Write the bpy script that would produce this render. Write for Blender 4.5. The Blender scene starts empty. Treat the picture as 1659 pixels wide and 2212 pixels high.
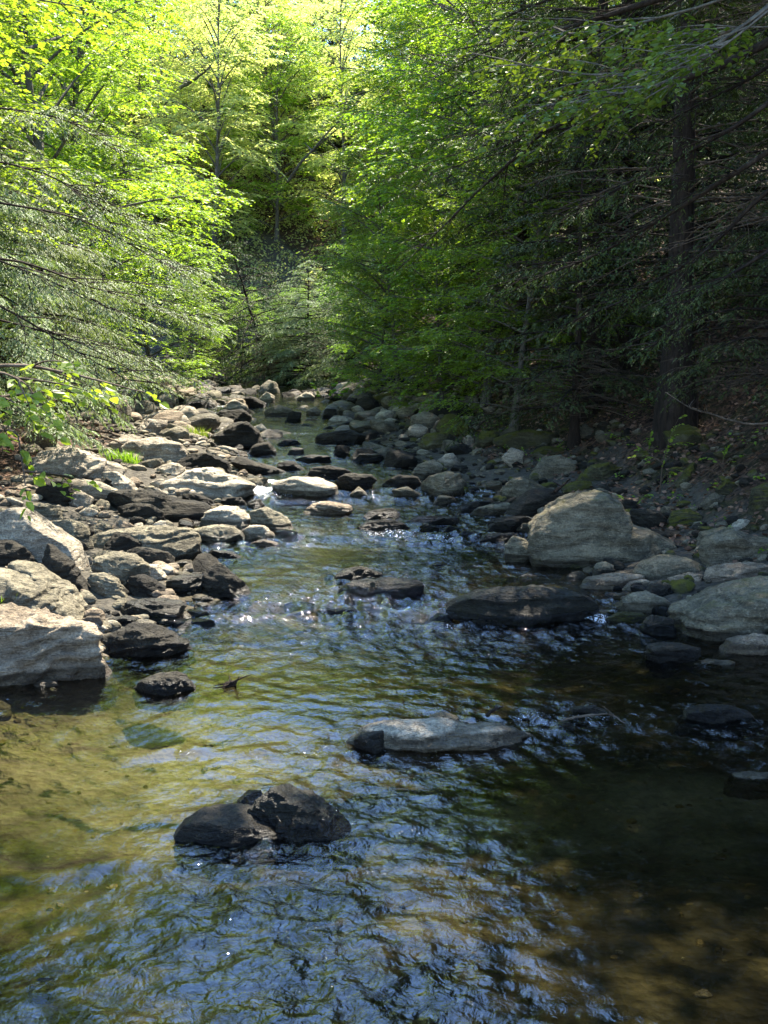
import bpy, bmesh, math, random
import numpy as np
from mathutils import Vector, Matrix, Euler
R = math.radians
sc = bpy.context.scene
COL = sc.collection

# ------------------------------------------------------------ camera, sky, sun, exposure
CAM_H = 2.2
PITCH = math.atan((1106 - 763) / 2631)
FOC = 2631.0
cam_d = bpy.data.cameras.new('camera')
cam = bpy.data.objects.new('camera', cam_d)
COL.objects.link(cam)
cam.location = (0, 0, CAM_H)
cam.rotation_euler = (R(90) - PITCH, 0, 0)
cam_d.sensor_fit = 'VERTICAL'
cam_d.angle = 2 * math.atan(1106 / FOC)
cam_d.clip_start = 0.05
cam_d.clip_end = 600
sc.camera = cam
sc.render.resolution_x, sc.render.resolution_y = 768, 1024

SUN_EL, SUN_AZ = R(61), R(21)           # azimuth: clockwise from straight ahead (+Y) towards +X
S = Vector((math.sin(SUN_AZ) * math.cos(SUN_EL), math.cos(SUN_AZ) * math.cos(SUN_EL), math.sin(SUN_EL)))
world = bpy.data.worlds.new("World"); sc.world = world
world.use_nodes = True
wn = world.node_tree
for n in list(wn.nodes): wn.nodes.remove(n)
sky = wn.nodes.new('ShaderNodeTexSky'); sky.sky_type = 'NISHITA'; sky.sun_disc = False
sky.sun_elevation = SUN_EL; sky.sun_rotation = SUN_AZ
sky.air_density = 1.0; sky.dust_density = 0.0; sky.ozone_density = 5.0
bg = wn.nodes.new('ShaderNodeBackground'); bg.inputs[1].default_value = 0.15
wo = wn.nodes.new('ShaderNodeOutputWorld')
wn.links.new(sky.outputs[0], bg.inputs[0]); wn.links.new(bg.outputs[0], wo.inputs[0])
sun_d = bpy.data.lights.new('sun', 'SUN'); sun_d.energy = 4.5; sun_d.angle = R(0.5); sun_d.color = (1, 0.91, 0.76)
sun = bpy.data.objects.new('sun', sun_d); COL.objects.link(sun)
sun.rotation_euler = S.to_track_quat('Z', 'Y').to_euler()
sc.view_settings.view_transform = 'Standard'; sc.view_settings.look = 'None'
sc.view_settings.exposure = 2.45; sc.view_settings.gamma = 1.0
cy = sc.cycles
cy.use_denoising = True
try: cy.denoiser = 'OPENIMAGEDENOISE'
except Exception: pass
cy.max_bounces = 8; cy.diffuse_bounces = 3; cy.glossy_bounces = 3; cy.transmission_bounces = 4; cy.transparent_max_bounces = 10
cy.sample_clamp_indirect = 6.0
cy.caustics_reflective = False; cy.caustics_refractive = False

# ------------------------------------------------------------ numpy helpers
rng = np.random.default_rng(7)
_perm = np.random.default_rng(3).permutation(256)
_perm = np.concatenate([_perm, _perm, _perm])
_g = np.random.default_rng(4).normal(size=(256, 3)); _g /= np.linalg.norm(_g, axis=1)[:, None]
def pnoise(p):
    p = np.asarray(p, float); i = np.floor(p).astype(int); f = p - i; i &= 255
    u = f * f * f * (f * (f * 6 - 15) + 10); out = 0
    for a in (0, 1):
        for b in (0, 1):
            for c in (0, 1):
                h = _perm[_perm[_perm[(i[:, 0] + a) & 255] + ((i[:, 1] + b) & 255)] + ((i[:, 2] + c) & 255)]
                d = f - np.array((a, b, c))
                w = (u[:, 0] if a else 1 - u[:, 0]) * (u[:, 1] if b else 1 - u[:, 1]) * (u[:, 2] if c else 1 - u[:, 2])
                out = out + w * (_g[h] * d).sum(1)
    return out
def fbm(p, o=4, gain=.5):
    p = np.asarray(p, float); r = 0; a = 1
    for k in range(o):
        r = r + a * pnoise(p * 2 ** k + k * 17.3); a *= gain
    return r
def ridged(p, o=3):
    p = np.asarray(p, float); r = 0; a = 1
    for k in range(o):
        r = r + a * (0.5 - np.abs(pnoise(p * 2 ** k + k * 9.1))); a *= .5
    return r

def make_mesh(name, verts, facelist, attrs=None, smooth=False):
    """facelist: list of int arrays (N,k)"""
    me = bpy.data.meshes.new(name)
    verts = np.ascontiguousarray(verts, dtype=np.float32)
    me.vertices.add(len(verts)); me.vertices.foreach_set('co', verts.ravel())
    loops = np.concatenate([f.ravel() for f in facelist]).astype(np.int32)
    tot = np.concatenate([np.full(len(f), f.shape[1], np.int32) for f in facelist])
    st = np.concatenate([[0], np.cumsum(tot)[:-1]]).astype(np.int32)
    me.loops.add(len(loops)); me.loops.foreach_set('vertex_index', loops)
    me.polygons.add(len(tot)); me.polygons.foreach_set('loop_start', st); me.polygons.foreach_set('loop_total', tot)
    me.update(calc_edges=True)
    for k, v in (attrs or {}).items():
        a = me.attributes.new(k, 'FLOAT', 'POINT'); a.data.foreach_set('value', np.ascontiguousarray(v, dtype=np.float32))
    me.polygons.foreach_set('use_smooth', np.full(len(tot), smooth))
    me.validate(); me.update()
    return me
def link(name, me, parent=None, mat=None):
    o = bpy.data.objects.new(name, me); COL.objects.link(o)
    if parent is not None: o.parent = parent
    if mat is not None and me is not None and not me.materials: me.materials.append(mat)
    return o
def tag(o, label=None, cat=None, group=None, kind=None):
    if label: o['label'] = label
    if cat: o['category'] = cat
    if group: o['group'] = group
    if kind: o['kind'] = kind
    return o

# ------------------------------------------------------------ pixel -> world (photo seen 1659 x 2212)
cP, sP = math.cos(PITCH), math.sin(PITCH)
def ray(u, v):
    a = (u - 829.5) / FOC; b = -(v - 1106) / FOC
    # camera right, up, forward
    return np.array((a, cP + b * sP, -sP + b * cP))
def at_depth(u, v, Y):
    r = ray(u, v); t = Y / r[1]
    return np.array((r[0] * t, Y, CAM_H + r[2] * t))

# ------------------------------------------------------------ the lie of the land
ZW = np.array([(-5,-.03),(6.4,0),(7.0,.035),(7.4,.05),(9.6,.06),(10.3,.12),(12.9,.13),(13.5,.2),(15.9,.22),(16.6,.35),(20,.4),(21.5,.48),(25,.54),(28,.64),(34,.8),(45,1.02),(60,1.35),(200,1.5)])
def zwater(Y): return np.interp(Y, ZW[:, 0], ZW[:, 1])
XL = np.array([(-5,-4.2),(2,-3.9),(5,-3.5),(7,-3.0),(8.2,-2.4),(9.3,-1.75),(10,-1.6),(12,-2.0),(13.5,-2.2),(15,-2.3),(17,-1.9),(19,-2.1),(22,-2.8),(25,-3.6),(30,-4.7),(38,-5.6),(45,-6.4),(60,-11),(80,-30),(200,-60)])
XR = np.array([(-5,4.5),(2,4.4),(5,4.2),(7,3.8),(8.4,3.1),(9.3,2.7),(10,2.1),(12,1.9),(13.5,1.7),(15,1.5),(17,1.2),(19,.6),(22,.2),(25,-.3),(30,-.8),(38,-1.3),(45,-1.6),(60,-6),(80,-27),(200,-55)])
def ground(x, Y):
    x = np.asarray(x, float); Y = np.asarray(Y, float)
    xl = np.interp(Y, XL[:, 0], XL[:, 1]); xr = np.interp(Y, XR[:, 0], XR[:, 1]); zw = zwater(Y)
    dl = xl - x; dr = x - xr
    inside = np.minimum(-dl, -dr)
    dep = .07 + .25 * np.clip(inside / 1.6, 0, 1)
    z_in = zw - dep * np.clip(inside / .25, 0, 1)
    L = np.clip(dl, 0, None); Rr = np.clip(dr, 0, None)
    bl = np.interp(Y, [0, 8, 14, 20, 30, 60], [1.5, 2.0, 3.0, 3.4, 3.0, 1.0])
    br = np.interp(Y, [0, 7, 10, 14, 20, 30, 60], [.6, .8, 1.5, 1.6, 2.2, 2.0, 1.0])
    zl = np.minimum(L, bl) * .17 + np.clip(L - bl, 0, 3) * .38 + np.clip(L - bl - 3, 0, 60) * .3
    zr = np.minimum(Rr, br) * .16 + np.clip(Rr - br, 0, 9) * .62 + np.clip(Rr - br - 9, 0, 60) * .42
    z = np.where(inside > 0, z_in, zw + zl + zr)
    hill = np.clip(Y - 50, 0, 34) * .6
    side = np.clip(x, -60, 60)
    z = np.where(Y > 50, np.maximum(z, zw + hill * np.clip(.95 + .004 * np.abs(side), .35, 1.2)), z)
    p = np.stack([x * .8, Y * .8, np.zeros_like(x)], -1).reshape(-1, 3)
    n = fbm(p, 3).reshape(x.shape)
    amp = np.where(inside > 0, .05, .06 + .25 * np.clip((np.maximum(L - bl, Rr - br)) / 3, 0, 1))
    return z + n * amp
def gz(x, Y): return float(ground(np.array([x]), np.array([Y]))[0])
def hit(u, v):
    """where the ray through the pixel meets ground or water"""
    r = ray(u, v); Y = np.linspace(3, 95, 3000); X = r[0] / r[1] * Y; Z = CAM_H + r[2] / r[1] * Y
    G = np.maximum(ground(X, Y), zwater(Y) - .02)
    k = np.nonzero(Z <= G)[0]
    if len(k) == 0: return np.array((X[-1], Y[-1], G[-1]))
    k = k[0]; return np.array((X[k], Y[k], G[k]))

# ------------------------------------------------------------ material helpers
def new_mat(name):
    m = bpy.data.materials.new(name); m.use_nodes = True
    nt = m.node_tree
    for n in list(nt.nodes): nt.nodes.remove(n)
    out = nt.nodes.new('ShaderNodeOutputMaterial')
    return m, nt, out
def N(nt, t, **kw):
    n = nt.nodes.new(t)
    for k, v in kw.items():
        if k == 'inp':
            for a, b in v.items(): n.inputs[a].default_value = b
        else: setattr(n, k, v)
    return n
def Lk(nt, a, b): nt.links.new(a, b)
def ramp(nt, fac, stops):
    r = nt.nodes.new('ShaderNodeValToRGB'); el = r.color_ramp.elements
    while len(el) < len(stops): el.new(.5)
    for e, (p, c) in zip(el, stops): e.position = p; e.color = (*c, 1)
    nt.links.new(fac, r.inputs[0]); return r
def noise(nt, vec, scale, detail=5, rough=.6, dist=0):
    n = nt.nodes.new('ShaderNodeTexNoise'); n.inputs['Scale'].default_value = scale; n.inputs['Detail'].default_value = detail
    n.inputs['Roughness'].default_value = rough; n.inputs['Distortion'].default_value = dist
    if vec is not None: nt.links.new(vec, n.inputs['Vector'])
    return n
def math_n(nt, op, a, b=None, clamp=False):
    n = nt.nodes.new('ShaderNodeMath'); n.operation = op; n.use_clamp = clamp
    for i, x in enumerate((a, b)):
        if x is None: continue
        if isinstance(x, (int, float)): n.inputs[i].default_value = x
        else: nt.links.new(x, n.inputs[i])
    return n.outputs[0]
def mixc(nt, fac, a, b, mode='MIX'):
    n = nt.nodes.new('ShaderNodeMix'); n.data_type = 'RGBA'; n.blend_type = mode
    for s, x in ((n.inputs[0], fac), (n.inputs[6], a), (n.inputs[7], b)):
        if isinstance(x, (int, float)): s.default_value = x
        elif isinstance(x, tuple): s.default_value = (*x, 1)
        else: nt.links.new(x, s)
    return n.outputs[2]

def rock_mat(name, light, mid, dark, moss=0.0, mossc=(.07, .085, .02), lichen=.3, rough=.85, warm=0):
    m, nt, out = new_mat(name)
    tc = N(nt, 'ShaderNodeTexCoord'); oi = N(nt, 'ShaderNodeObjectInfo')
    add = N(nt, 'ShaderNodeVectorMath', operation='ADD'); Lk(nt, tc.outputs['Object'], add.inputs[0])
    cx = N(nt, 'ShaderNodeCombineXYZ')
    for i in range(3): Lk(nt, math_n(nt, 'MULTIPLY', oi.outputs['Random'], (37., 91., 13.)[i]), cx.inputs[i])
    Lk(nt, cx.outputs[0], add.inputs[1]); v = add.outputs[0]
    mp = N(nt, 'ShaderNodeMapping'); Lk(nt, v, mp.inputs[0]); mp.inputs['Rotation'].default_value = (.25, .3, .1); mp.inputs['Scale'].default_value = (1, 1.2, 6.5)
    vs = mp.outputs[0]
    n1 = noise(nt, v, 1.6, 6, .65, .3); n2 = noise(nt, vs, 2.4, 6, .7, .4); n3 = noise(nt, v, 16, 4, .7); n4 = noise(nt, v, 60, 3, .7)
    base = ramp(nt, n1.outputs[0], [(.34, dark), (.47, mid), (.6, light)])
    st = ramp(nt, n2.outputs[0], [(.36, (.5, .5, .5)), (.5, (1, 1, 1)), (.7, (1.12, 1.1, 1.06))])
    c = mixc(nt, .8, base.outputs[0], st.outputs[0], 'MULTIPLY')
    li = ramp(nt, n3.outputs[0], [(.53, (0, 0, 0)), (.6, (1, 1, 1))])
    c = mixc(nt, math_n(nt, 'MULTIPLY', li.outputs[0], lichen), c, tuple(min(1, x * 1.35) for x in light))
    dk = ramp(nt, n3.outputs[0], [(.3, (1, 1, 1)), (.38, (0, 0, 0))])
    c = mixc(nt, math_n(nt, 'MULTIPLY', dk.outputs[0], .55), c, tuple(x * .45 for x in dark))
    cr = ramp(nt, n2.outputs[0], [(.455, (1, 1, 1)), (.478, (.22, .21, .2)), (.50, (1, 1, 1))])
    c = mixc(nt, .75, c, cr.outputs[0], 'MULTIPLY')
    sp = ramp(nt, n4.outputs[0], [(.3, (.58, .58, .58)), (.7, (1.32, 1.32, 1.3))])
    c = mixc(nt, 1.0, c, sp.outputs[0], 'MULTIPLY')
    # moss grows on the upward faces
    geo = N(nt, 'ShaderNodeNewGeometry'); sx = N(nt, 'ShaderNodeSeparateXYZ'); Lk(nt, geo.outputs['Normal'], sx.inputs[0])
    n5 = noise(nt, v, 3.5, 5, .7)
    mf = math_n(nt, 'ADD', math_n(nt, 'MULTIPLY', sx.outputs[2], .35), math_n(nt, 'MULTIPLY', n5.outputs[0], 1.0))
    mf = math_n(nt, 'MULTIPLY', math_n(nt, 'SUBTRACT', mf, 1.0 - .42 * moss), 7, clamp=True)
    c = mixc(nt, math_n(nt, 'MULTIPLY', mf, min(1, moss * 1.3)), c, mossc)
    # wet band next to the water (vertex attribute: height above the water)
    at = N(nt, 'ShaderNodeAttribute', attribute_name='wet')
    wet = at.outputs['Fac']
    wn_ = math_n(nt, 'ADD', wet, math_n(nt, 'MULTIPLY', math_n(nt, 'SUBTRACT', n3.outputs[0], .5), .5))
    wf = math_n(nt, 'MULTIPLY', math_n(nt, 'SUBTRACT', wn_, .4), 5, clamp=True)
    c = mixc(nt, wf, c, mixc(nt, 1.0, c, (.34, .32, .29), 'MULTIPLY'))
    b = N(nt, 'ShaderNodeBsdfPrincipled'); Lk(nt, c, b.inputs['Base Color'])
    Lk(nt, math_n(nt, 'SUBTRACT', rough, math_n(nt, 'MULTIPLY', wf, .5)), b.inputs['Roughness'])
    b.inputs['Specular IOR Level'].default_value = .22
    hb = math_n(nt, 'ADD', math_n(nt, 'MULTIPLY', n2.outputs[0], 1.1), math_n(nt, 'ADD', math_n(nt, 'MULTIPLY', n3.outputs[0], .35), math_n(nt, 'MULTIPLY', n4.outputs[0], .12)))
    bp = N(nt, 'ShaderNodeBump'); bp.inputs['Strength'].default_value = 1.0; bp.inputs['Distance'].default_value = .09
    Lk(nt, hb, bp.inputs['Height']); Lk(nt, bp.outputs[0], b.inputs['Normal'])
    Lk(nt, b.outputs[0], out.inputs[0])
    return m
M = {}
M['pale'] = rock_mat('pale_rock', (0.412, 0.360, 0.272), (0.321, 0.278, 0.209), (0.180, 0.151, 0.114), moss=.0, lichen=.35)
M['grey'] = rock_mat('grey_rock', (0.240, 0.211, 0.146), (0.154, 0.135, 0.092), (0.075, 0.065, 0.044), moss=.08, lichen=.35)
M['dark'] = rock_mat('dark_rock', (0.042, 0.036, 0.025), (0.023, 0.020, 0.014), (0.012, 0.010, 0.007), moss=.1, lichen=.12)
M['wet'] = rock_mat('wet_rock', (0.025, 0.021, 0.013), (0.014, 0.013, 0.008), (0.007, 0.006, 0.004), moss=.12, lichen=.1, rough=.5)
M['green'] = rock_mat('green_grey_rock', (0.211, 0.181, 0.122), (0.143, 0.125, 0.084), (0.068, 0.058, 0.036), moss=.4, mossc=(0.101, 0.092, 0.018), lichen=.4)
M['moss'] = rock_mat('mossy_rock', (0.117, 0.109, 0.061), (0.072, 0.067, 0.036), (0.033, 0.030, 0.016), moss=.95, mossc=(0.075, 0.073, 0.009), lichen=.25)
M['tan'] = rock_mat('tan_rock', (0.289, 0.234, 0.165), (0.203, 0.158, 0.110), (0.109, 0.084, 0.055), moss=.0, lichen=.3)
M['gold'] = rock_mat('gold_rock', (0.202, 0.144, 0.058), (0.144, 0.101, 0.036), (0.072, 0.050, 0.022), moss=.0, lichen=.1)
# ------------------------------------------------------------ rocks
_ico = {}
def ico(level):
    if level not in _ico:
        bm = bmesh.new(); bmesh.ops.create_icosphere(bm, subdivisions=level, radius=1)
        v = np.array([x.co[:] for x in bm.verts]); f = np.array([[x.index for x in p.verts] for p in bm.faces])
        bm.free(); _ico[level] = (v / np.linalg.norm(v, axis=1)[:, None], f)
    return _ico[level]
def radial(poly):
    """poly (n,2) about the origin -> function of angle"""
    p = np.asarray(poly, float); q = np.roll(p, -1, 0)
    t = np.linspace(0, 1, 14, endpoint=False)[None, :, None]
    d = (p[:, None] * (1 - t) + q[:, None] * t).reshape(-1, 2)
    a = np.arctan2(d[:, 1], d[:, 0]); r = np.hypot(d[:, 0], d[:, 1])
    k = np.argsort(a); a = a[k]; r = r[k]
    ang = np.linspace(-math.pi, math.pi, 181)
    rr = np.interp(ang, np.concatenate([a - 2 * math.pi, a, a + 2 * math.pi]), np.concatenate([r, r, r]))
    rr = .25 * np.roll(rr[:-1], 1) + .5 * rr[:-1] + .25 * np.roll(rr[:-1], -1); rr = np.append(rr, rr[0])
    return lambda x: np.interp(x, ang, rr)
def rock_shape(poly, D, seed, level, facet=.8, rough=1.0, n_exp=2.7, cuts=9):
    rg = np.random.default_rng(seed)
    d, f = ico(level); Rf = radial(poly)
    s = np.hypot(d[:, 0], d[:, 2]); phi = np.arctan2(d[:, 2], d[:, 0])
    Rv = Rf(phi)
    t = 1 / ((s / Rv) ** n_exp + (np.abs(d[:, 1]) / D) ** n_exp) ** (1 / n_exp)
    P = d * t[:, None]
    size = (P.max(0) - P.min(0)); sz = float(size.mean())
    for k in range(cuts):
        n = rg.normal(size=3) * np.array((.8, 1, .6)); n[1] = -abs(n[1]) - .7 if rg.random() < .8 else abs(n[1]) + .5
        if rg.random() < .4: n[2] = abs(n[2]) + .3
        n /= np.linalg.norm(n)
        h = P @ n; c = h.max() * rg.uniform(.62, .9) * (1 if facet > .5 else 1.05)
        over = np.clip(h - c, 0, None)
        P = P - over[:, None] * n * .96
    # bedding planes: tilted layers that stand proud or are worn back
    tl = np.array((rg.normal() * .25, rg.normal() * .2, 1.)); tl /= np.linalg.norm(tl)
    q = P / sz
    w = fbm(q * 2.2 + seed % 97, 3)
    lay = P @ tl / sz
    band = pnoise(np.stack([lay * 13 + w * 1.4, w * .6 + seed % 31, q[:, 0] * .6], -1))
    nd = P / (np.linalg.norm(P, axis=1)[:, None] + 1e-9)
    stepb = np.tanh(band * 9) * .5
    disp = (.045 * w + .05 * stepb * np.clip(1.05 - abs(nd @ tl), .15, 1) + .05 * ridged(q * 4.5 + seed % 13, 4) + .022 * fbm(q * 14 + 3, 3)) * rough
    P = P + nd * (disp * min(sz, 1.2))[:, None]
    return P, f
def rock_mesh(name, poly, D, seed, level, mat, wetfn=None, **kw):
    P, f = rock_shape(poly, D, seed, level, **kw)
    me = make_mesh(name, P, [f], {'wet': np.zeros(len(P)) if wetfn is None else wetfn(P)}, smooth=True)
    me.materials.append(M[mat]); return me

TF = {'1': lambda x, y: (x / 2, 796.3 + y / 2), '2': lambda x, y: (829.5 + x / 2, 796.3 + y / 2),
      '3': lambda x, y: (x / 2, 1460 + y / 2), '4': lambda x, y: (829.5 + x / 2, 1460 + y / 2),
      '7': lambda x, y: (398.1 + x / 2.778, 729.9 + y / 2.778),
      'L': lambda x, y: (x / 3.572, 862.7 + y / 3.572), 'R': lambda x, y: (1194.4 + x / 3.572, 796.3 + y / 3.572)}
rock_spots = []      # (x, y, radius, name) for spacing and labels
def hero(tf, pts, mat, label, cat='rock', dfac=1.0, base=None, **kw):
    P = np.array([TF[tf](*p) for p in pts])
    u0, v0 = P.min(0); u1, v1 = P.max(0); uc = (u0 + u1) / 2
    vb = base if base is not None else v1
    h0 = hit(min(max(uc, -60), 1720), vb)
    Yf = h0[1]; W = (u1 - u0) * Yf / FOC; Hh = (v1 - v0) * Yf / FOC
    dep = math.atan2(CAM_H - h0[2], Yf)
    D = min(.42 * W, 1.1 * Hh, .48 * Hh / max(math.sin(dep), .05)) * dfac
    D = max(D, .16 * W)
    Y0 = Yf + D * .75
    pc = at_depth(uc, (v0 + v1) / 2, Y0)
    Q = np.array([at_depth(u, v, Y0) for u, v in P]); Q = Q[:, (0, 2)] - pc[[0, 2]]
    ph = (Q[:, 1].max() - Q[:, 1].min()) / 2
    nh = math.sqrt(max(ph ** 2 - (D * .8 * math.sin(dep)) ** 2, (.6 * ph) ** 2))
    Q[:, 1] *= nh / ph
    low = Q[:, 1] < -.35 * nh
    Q[low, 1] -= .3 * nh + .05
    C = Q.mean(0) * np.array((1, .5)); Q = Q - C
    px = max(u1 - u0, v1 - v0); level = 6 if px > 200 else 5 if px > 75 else 4
    cen = np.array((pc[0] + C[0], Y0, pc[2] + C[1]))
    seed = int(abs(P.sum()) * 10) % 100000
    def wetfn(p):
        zw = zwater(p[:, 1] + cen[1]); xx = p[:, 0] + cen[0]; yy = p[:, 1] + cen[1]
        g = ground(xx, yy); a = (p[:, 2] + cen[2]) - zw
        w = np.clip(1.3 - (a - .01) / .09, 0, 1)
        return np.where(g < zw + .06, w, 0)
    name = 'boulder' if cat == 'boulder' else 'rock'
    me = rock_mesh(name, Q, D, seed, level, mat, wetfn, **kw)
    o = link(name, me); o.location = cen
    tag(o, label, cat)
    rock_spots.append((cen[0], cen[1], max(W * .5, D), label, o))
    return o

H = hero
# foreground, mid-stream
H('3', [(765,690),(800,620),(880,580),(960,575),(1060,590),(1160,620),(1250,670),(1310,700),(1290,730),(1100,742),(950,760),(780,765)], 'dark', 'dark wet low rock nearest in the stream, left of its peaked partner', 'boulder', rough=.7)
H('3', [(1040,620),(1110,530),(1180,470),(1230,490),(1330,530),(1400,590),(1480,640),(1570,705),(1540,728),(1400,742),(1250,735),(1120,700)], 'wet', 'dark peaked boulder nearest in the stream, tapering to the right', 'boulder', rough=1.3, n_exp=2.1, cuts=5)
H('3', [(945,572),(1030,550),(1060,510),(1140,498),(1160,560),(1060,600),(960,590)], 'wet', 'small black rock tucked behind the nearest pair in the stream')
H('4', [(-134,290),(-100,240),(0,212),(150,215),(300,222),(480,215),(575,240),(650,278),(640,302),(480,305),(280,316),(50,335),(-60,320)], 'pale', 'long pale layered slab in mid-stream with one sunlit white end', 'boulder', rough=1.5, cuts=7, n_exp=3.2)
H('4', [(-128,280),(-100,250),(-40,240),(10,240),(28,275),(48,345),(-40,338),(-115,318)], 'dark', 'blunt dark block at the left end of the long pale slab', rough=.7)
H('4', [(140,222),(200,180),(260,163),(310,180),(370,222),(250,226)], 'grey', 'grey hump just behind the long pale slab in mid-stream')
H('4', [(790,175),(820,140),(900,130),(960,150),(975,170),(900,185)], 'dark', 'flat dark rock behind the bowed driftwood branch')
H('4', [(735,245),(760,205),(800,198),(845,240),(780,258)], 'wet', 'small black pointed rock in front of the bowed driftwood branch')
H('4', [(1260,205),(1310,160),(1380,135),(1480,135),(1580,165),(1660,210),(1500,226),(1350,220)], 'dark', 'long low grey rock breaking the riffle by the right picture edge', 'boulder')
H('4', [(665,185),(700,165),(750,172),(745,192)], 'dark', 'small flat dark rock on the driftwood riffle')
H('4', [(1470,465),(1520,428),(1600,420),(1720,425),(1760,470),(1560,480)], 'grey', 'low grey stone at the right picture edge in the sunny shallows', dfac=1.4)
H('3', [(640,1165),(700,1142),(760,1150),(805,1180),(740,1195),(660,1185)], 'wet', 'small black half-sunken rock in the lower left water')
H('3', [(112,1335),(160,1310),(245,1315),(230,1348),(150,1358)], 'wet', 'lone black sunken rock near the bottom left corner')
H('3', [(130,45),(190,22),(240,25),(265,55),(230,68),(160,64)], 'tan', 'small pinkish stone in the water before the big left boulder')
# left shore
H('1', [(-260,1360),(-280,1200),(-200,1090),(0,1055),(90,1070),(300,1085),(385,1115),(430,1190),(470,1290),(482,1350),(470,1382),(200,1385),(0,1380)], 'tan', 'big pale cracked boulder at the left picture edge by the water', 'boulder', rough=1.5, cuts=6, n_exp=3.0)
H('1', [(572,1388),(610,1355),(690,1325),(765,1316),(800,1340),(832,1375),(828,1415),(700,1424),(600,1408)], 'dark', 'small dark wedge rock alone in the green water', cuts=12)
H('1', [(425,1175),(520,1130),(570,1108),(640,1112),(740,1160),(800,1190),(832,1240),(760,1265),(600,1255),(500,1225)], 'dark', 'dark sloping boulder right of the big cracked boulder', 'boulder')
H('1', [(-80,880),(0,875),(60,890),(180,950),(300,1020),(400,1080),(412,1108),(300,1118),(130,1090),(0,1050),(-90,1010)], 'grey', 'long grey diagonal slab sloping into the water behind grass', 'boulder', base=1352)
H('1', [(885,880),(930,846),(975,850),(990,880),(1050,920),(1082,965),(1060,998),(990,1002),(900,990),(880,930)], 'dark', 'upright dark angular rock with a sheared grey face in the shallows', 'boulder', cuts=12, n_exp=3)
H('1', [(718,925),(760,900),(860,895),(890,905),(900,960),(860,982),(730,975)], 'wet', 'squat black rock touching the upright angular rock')
H('1', [(500,1045),(560,1015),(700,1003),(780,1010),(790,1060),(740,1095),(600,1090),(510,1070)], 'wet', 'long jagged black rock in the left shallows', 'boulder', rough=1.4)
H('1', [(640,1112),(700,1090),(850,1085),(915,1085),(945,1115),(860,1130),(700,1132)], 'wet', 'flat black ledge rock awash in the left shallows')
H('1', [(752,1068),(820,1045),(890,1055),(915,1085),(850,1098),(760,1090)], 'wet', 'low greenish black rock beside the flat ledge')
H('1', [(345,1042),(420,1030),(480,1045),(475,1072),(380,1072)], 'wet', 'small black rock between the diagonal slab and jagged rock')
H('1', [(465,1085),(540,1068),(630,1090),(625,1118),(520,1115)], 'wet', 'small black rock in front of the jagged black rock')
H('1', [(455,1130),(490,1115),(530,1125),(510,1142),(465,1142)], 'tan', 'little orange stone on the dark sloping boulder')
H('1', [(882,800),(910,785),(1000,795),(1130,826),(1060,835),(890,832)], 'dark', 'thin dark tapering slab lying flat on the water', dfac=.7)
H('1', [(390,725),(480,705),(560,695),(700,690),(820,697),(865,740),(850,775),(770,810),(600,805),(430,790)], 'grey', 'long grey flat-topped boulder lying at the water edge', 'boulder', cuts=5)
H('1', [(430,790),(500,708),(560,715),(640,760),(705,800),(560,808),(440,800)], 'dark', 'dark triangular wedge leaning on the long flat-topped boulder', base=1202)
H('1', [(540,795),(600,778),(720,795),(748,822),(738,868),(640,865),(575,830)], 'dark', 'dark rounded block in front of the flat-topped boulder')
H('1', [(398,860),(430,815),(500,798),(580,808),(630,850),(640,900),(600,935),(480,950),(410,890)], 'grey', 'domed brown-grey boulder on the left shore', 'boulder', cuts=4)
H('1', [(600,850),(680,850),(740,898),(700,915),(635,910)], 'pale', 'small pale wedge right of the domed boulder')
H('1', [(388,895),(440,885),(500,915),(565,980),(530,995),(400,990)], 'grey', 'smooth grey wedge below the domed boulder')
H('1', [(555,905),(620,892),(700,945),(765,985),(740,1000),(600,992),(550,960)], 'dark', 'low dark slab between domed boulder and squat black rock')
H('1', [(168,765),(200,755),(300,840),(395,925),(405,972),(320,968),(200,880)], 'dark', 'dark brown diagonal slab leaning below the white slab', 'boulder', base=1285)
H('1', [(-60,700),(-30,640),(50,605),(110,610),(200,680),(330,760),(372,805),(368,842),(290,850),(215,810),(120,750),(0,750)], 'pale', 'huge smooth white sunlit slab tilted down to the right', 'boulder', rough=.4, cuts=4, base=1222)
H('1', [(20,860),(60,835),(130,845),(190,890),(300,950),(380,1010),(375,1038),(300,1035),(200,985),(60,910)], 'grey', 'mottled grey slab between diagonal slabs on the left', 'boulder', base=1316)
H('1', [(-60,760),(0,745),(60,745),(120,770),(170,830),(160,855),(40,858),(-60,850)], 'dark', 'dark mossy boulder at the left edge below the white slab', 'boulder')
H('1', [(180,660),(300,655),(370,690),(395,740),(380,772),(300,760),(210,715)], 'grey', 'dappled grey boulder right behind the white slab', 'boulder')
H('1', [(95,612),(150,585),(240,595),(278,640),(240,658),(130,652)], 'grey', 'mottled grey rock above the white slab')
H('1', [(158,535),(190,490),(250,480),(305,500),(314,550),(282,585),(190,578)], 'dark', 'round dark brown boulder among white rocks on the left bank', 'boulder', cuts=4)
H('1', [(100,440),(190,360),(300,345),(420,390),(520,430),(535,462),(440,472),(250,465),(130,458)], 'pale', 'largest white boulder high on the left bank, leaf shadows on it', 'boulder', rough=1.1)
H('1', [(438,450),(500,448),(560,485),(608,522),(590,534),(520,526),(450,485)], 'pale', 'thin white slab sloping beside the largest white boulder')
H('1', [(620,530),(720,490),(800,450),(900,440),(980,465),(1090,500),(1104,530),(1060,548),(950,560),(820,550),(680,545)], 'pale', 'wide white flat boulder left of the small white cascade', 'boulder')
H('1', [(428,600),(500,530),(640,530),(760,570),(880,585),(918,612),(860,645),(740,650),(560,645),(470,620)], 'dark', 'long dark whale-backed boulder below the wide white one', 'boulder', cuts=5)
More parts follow.
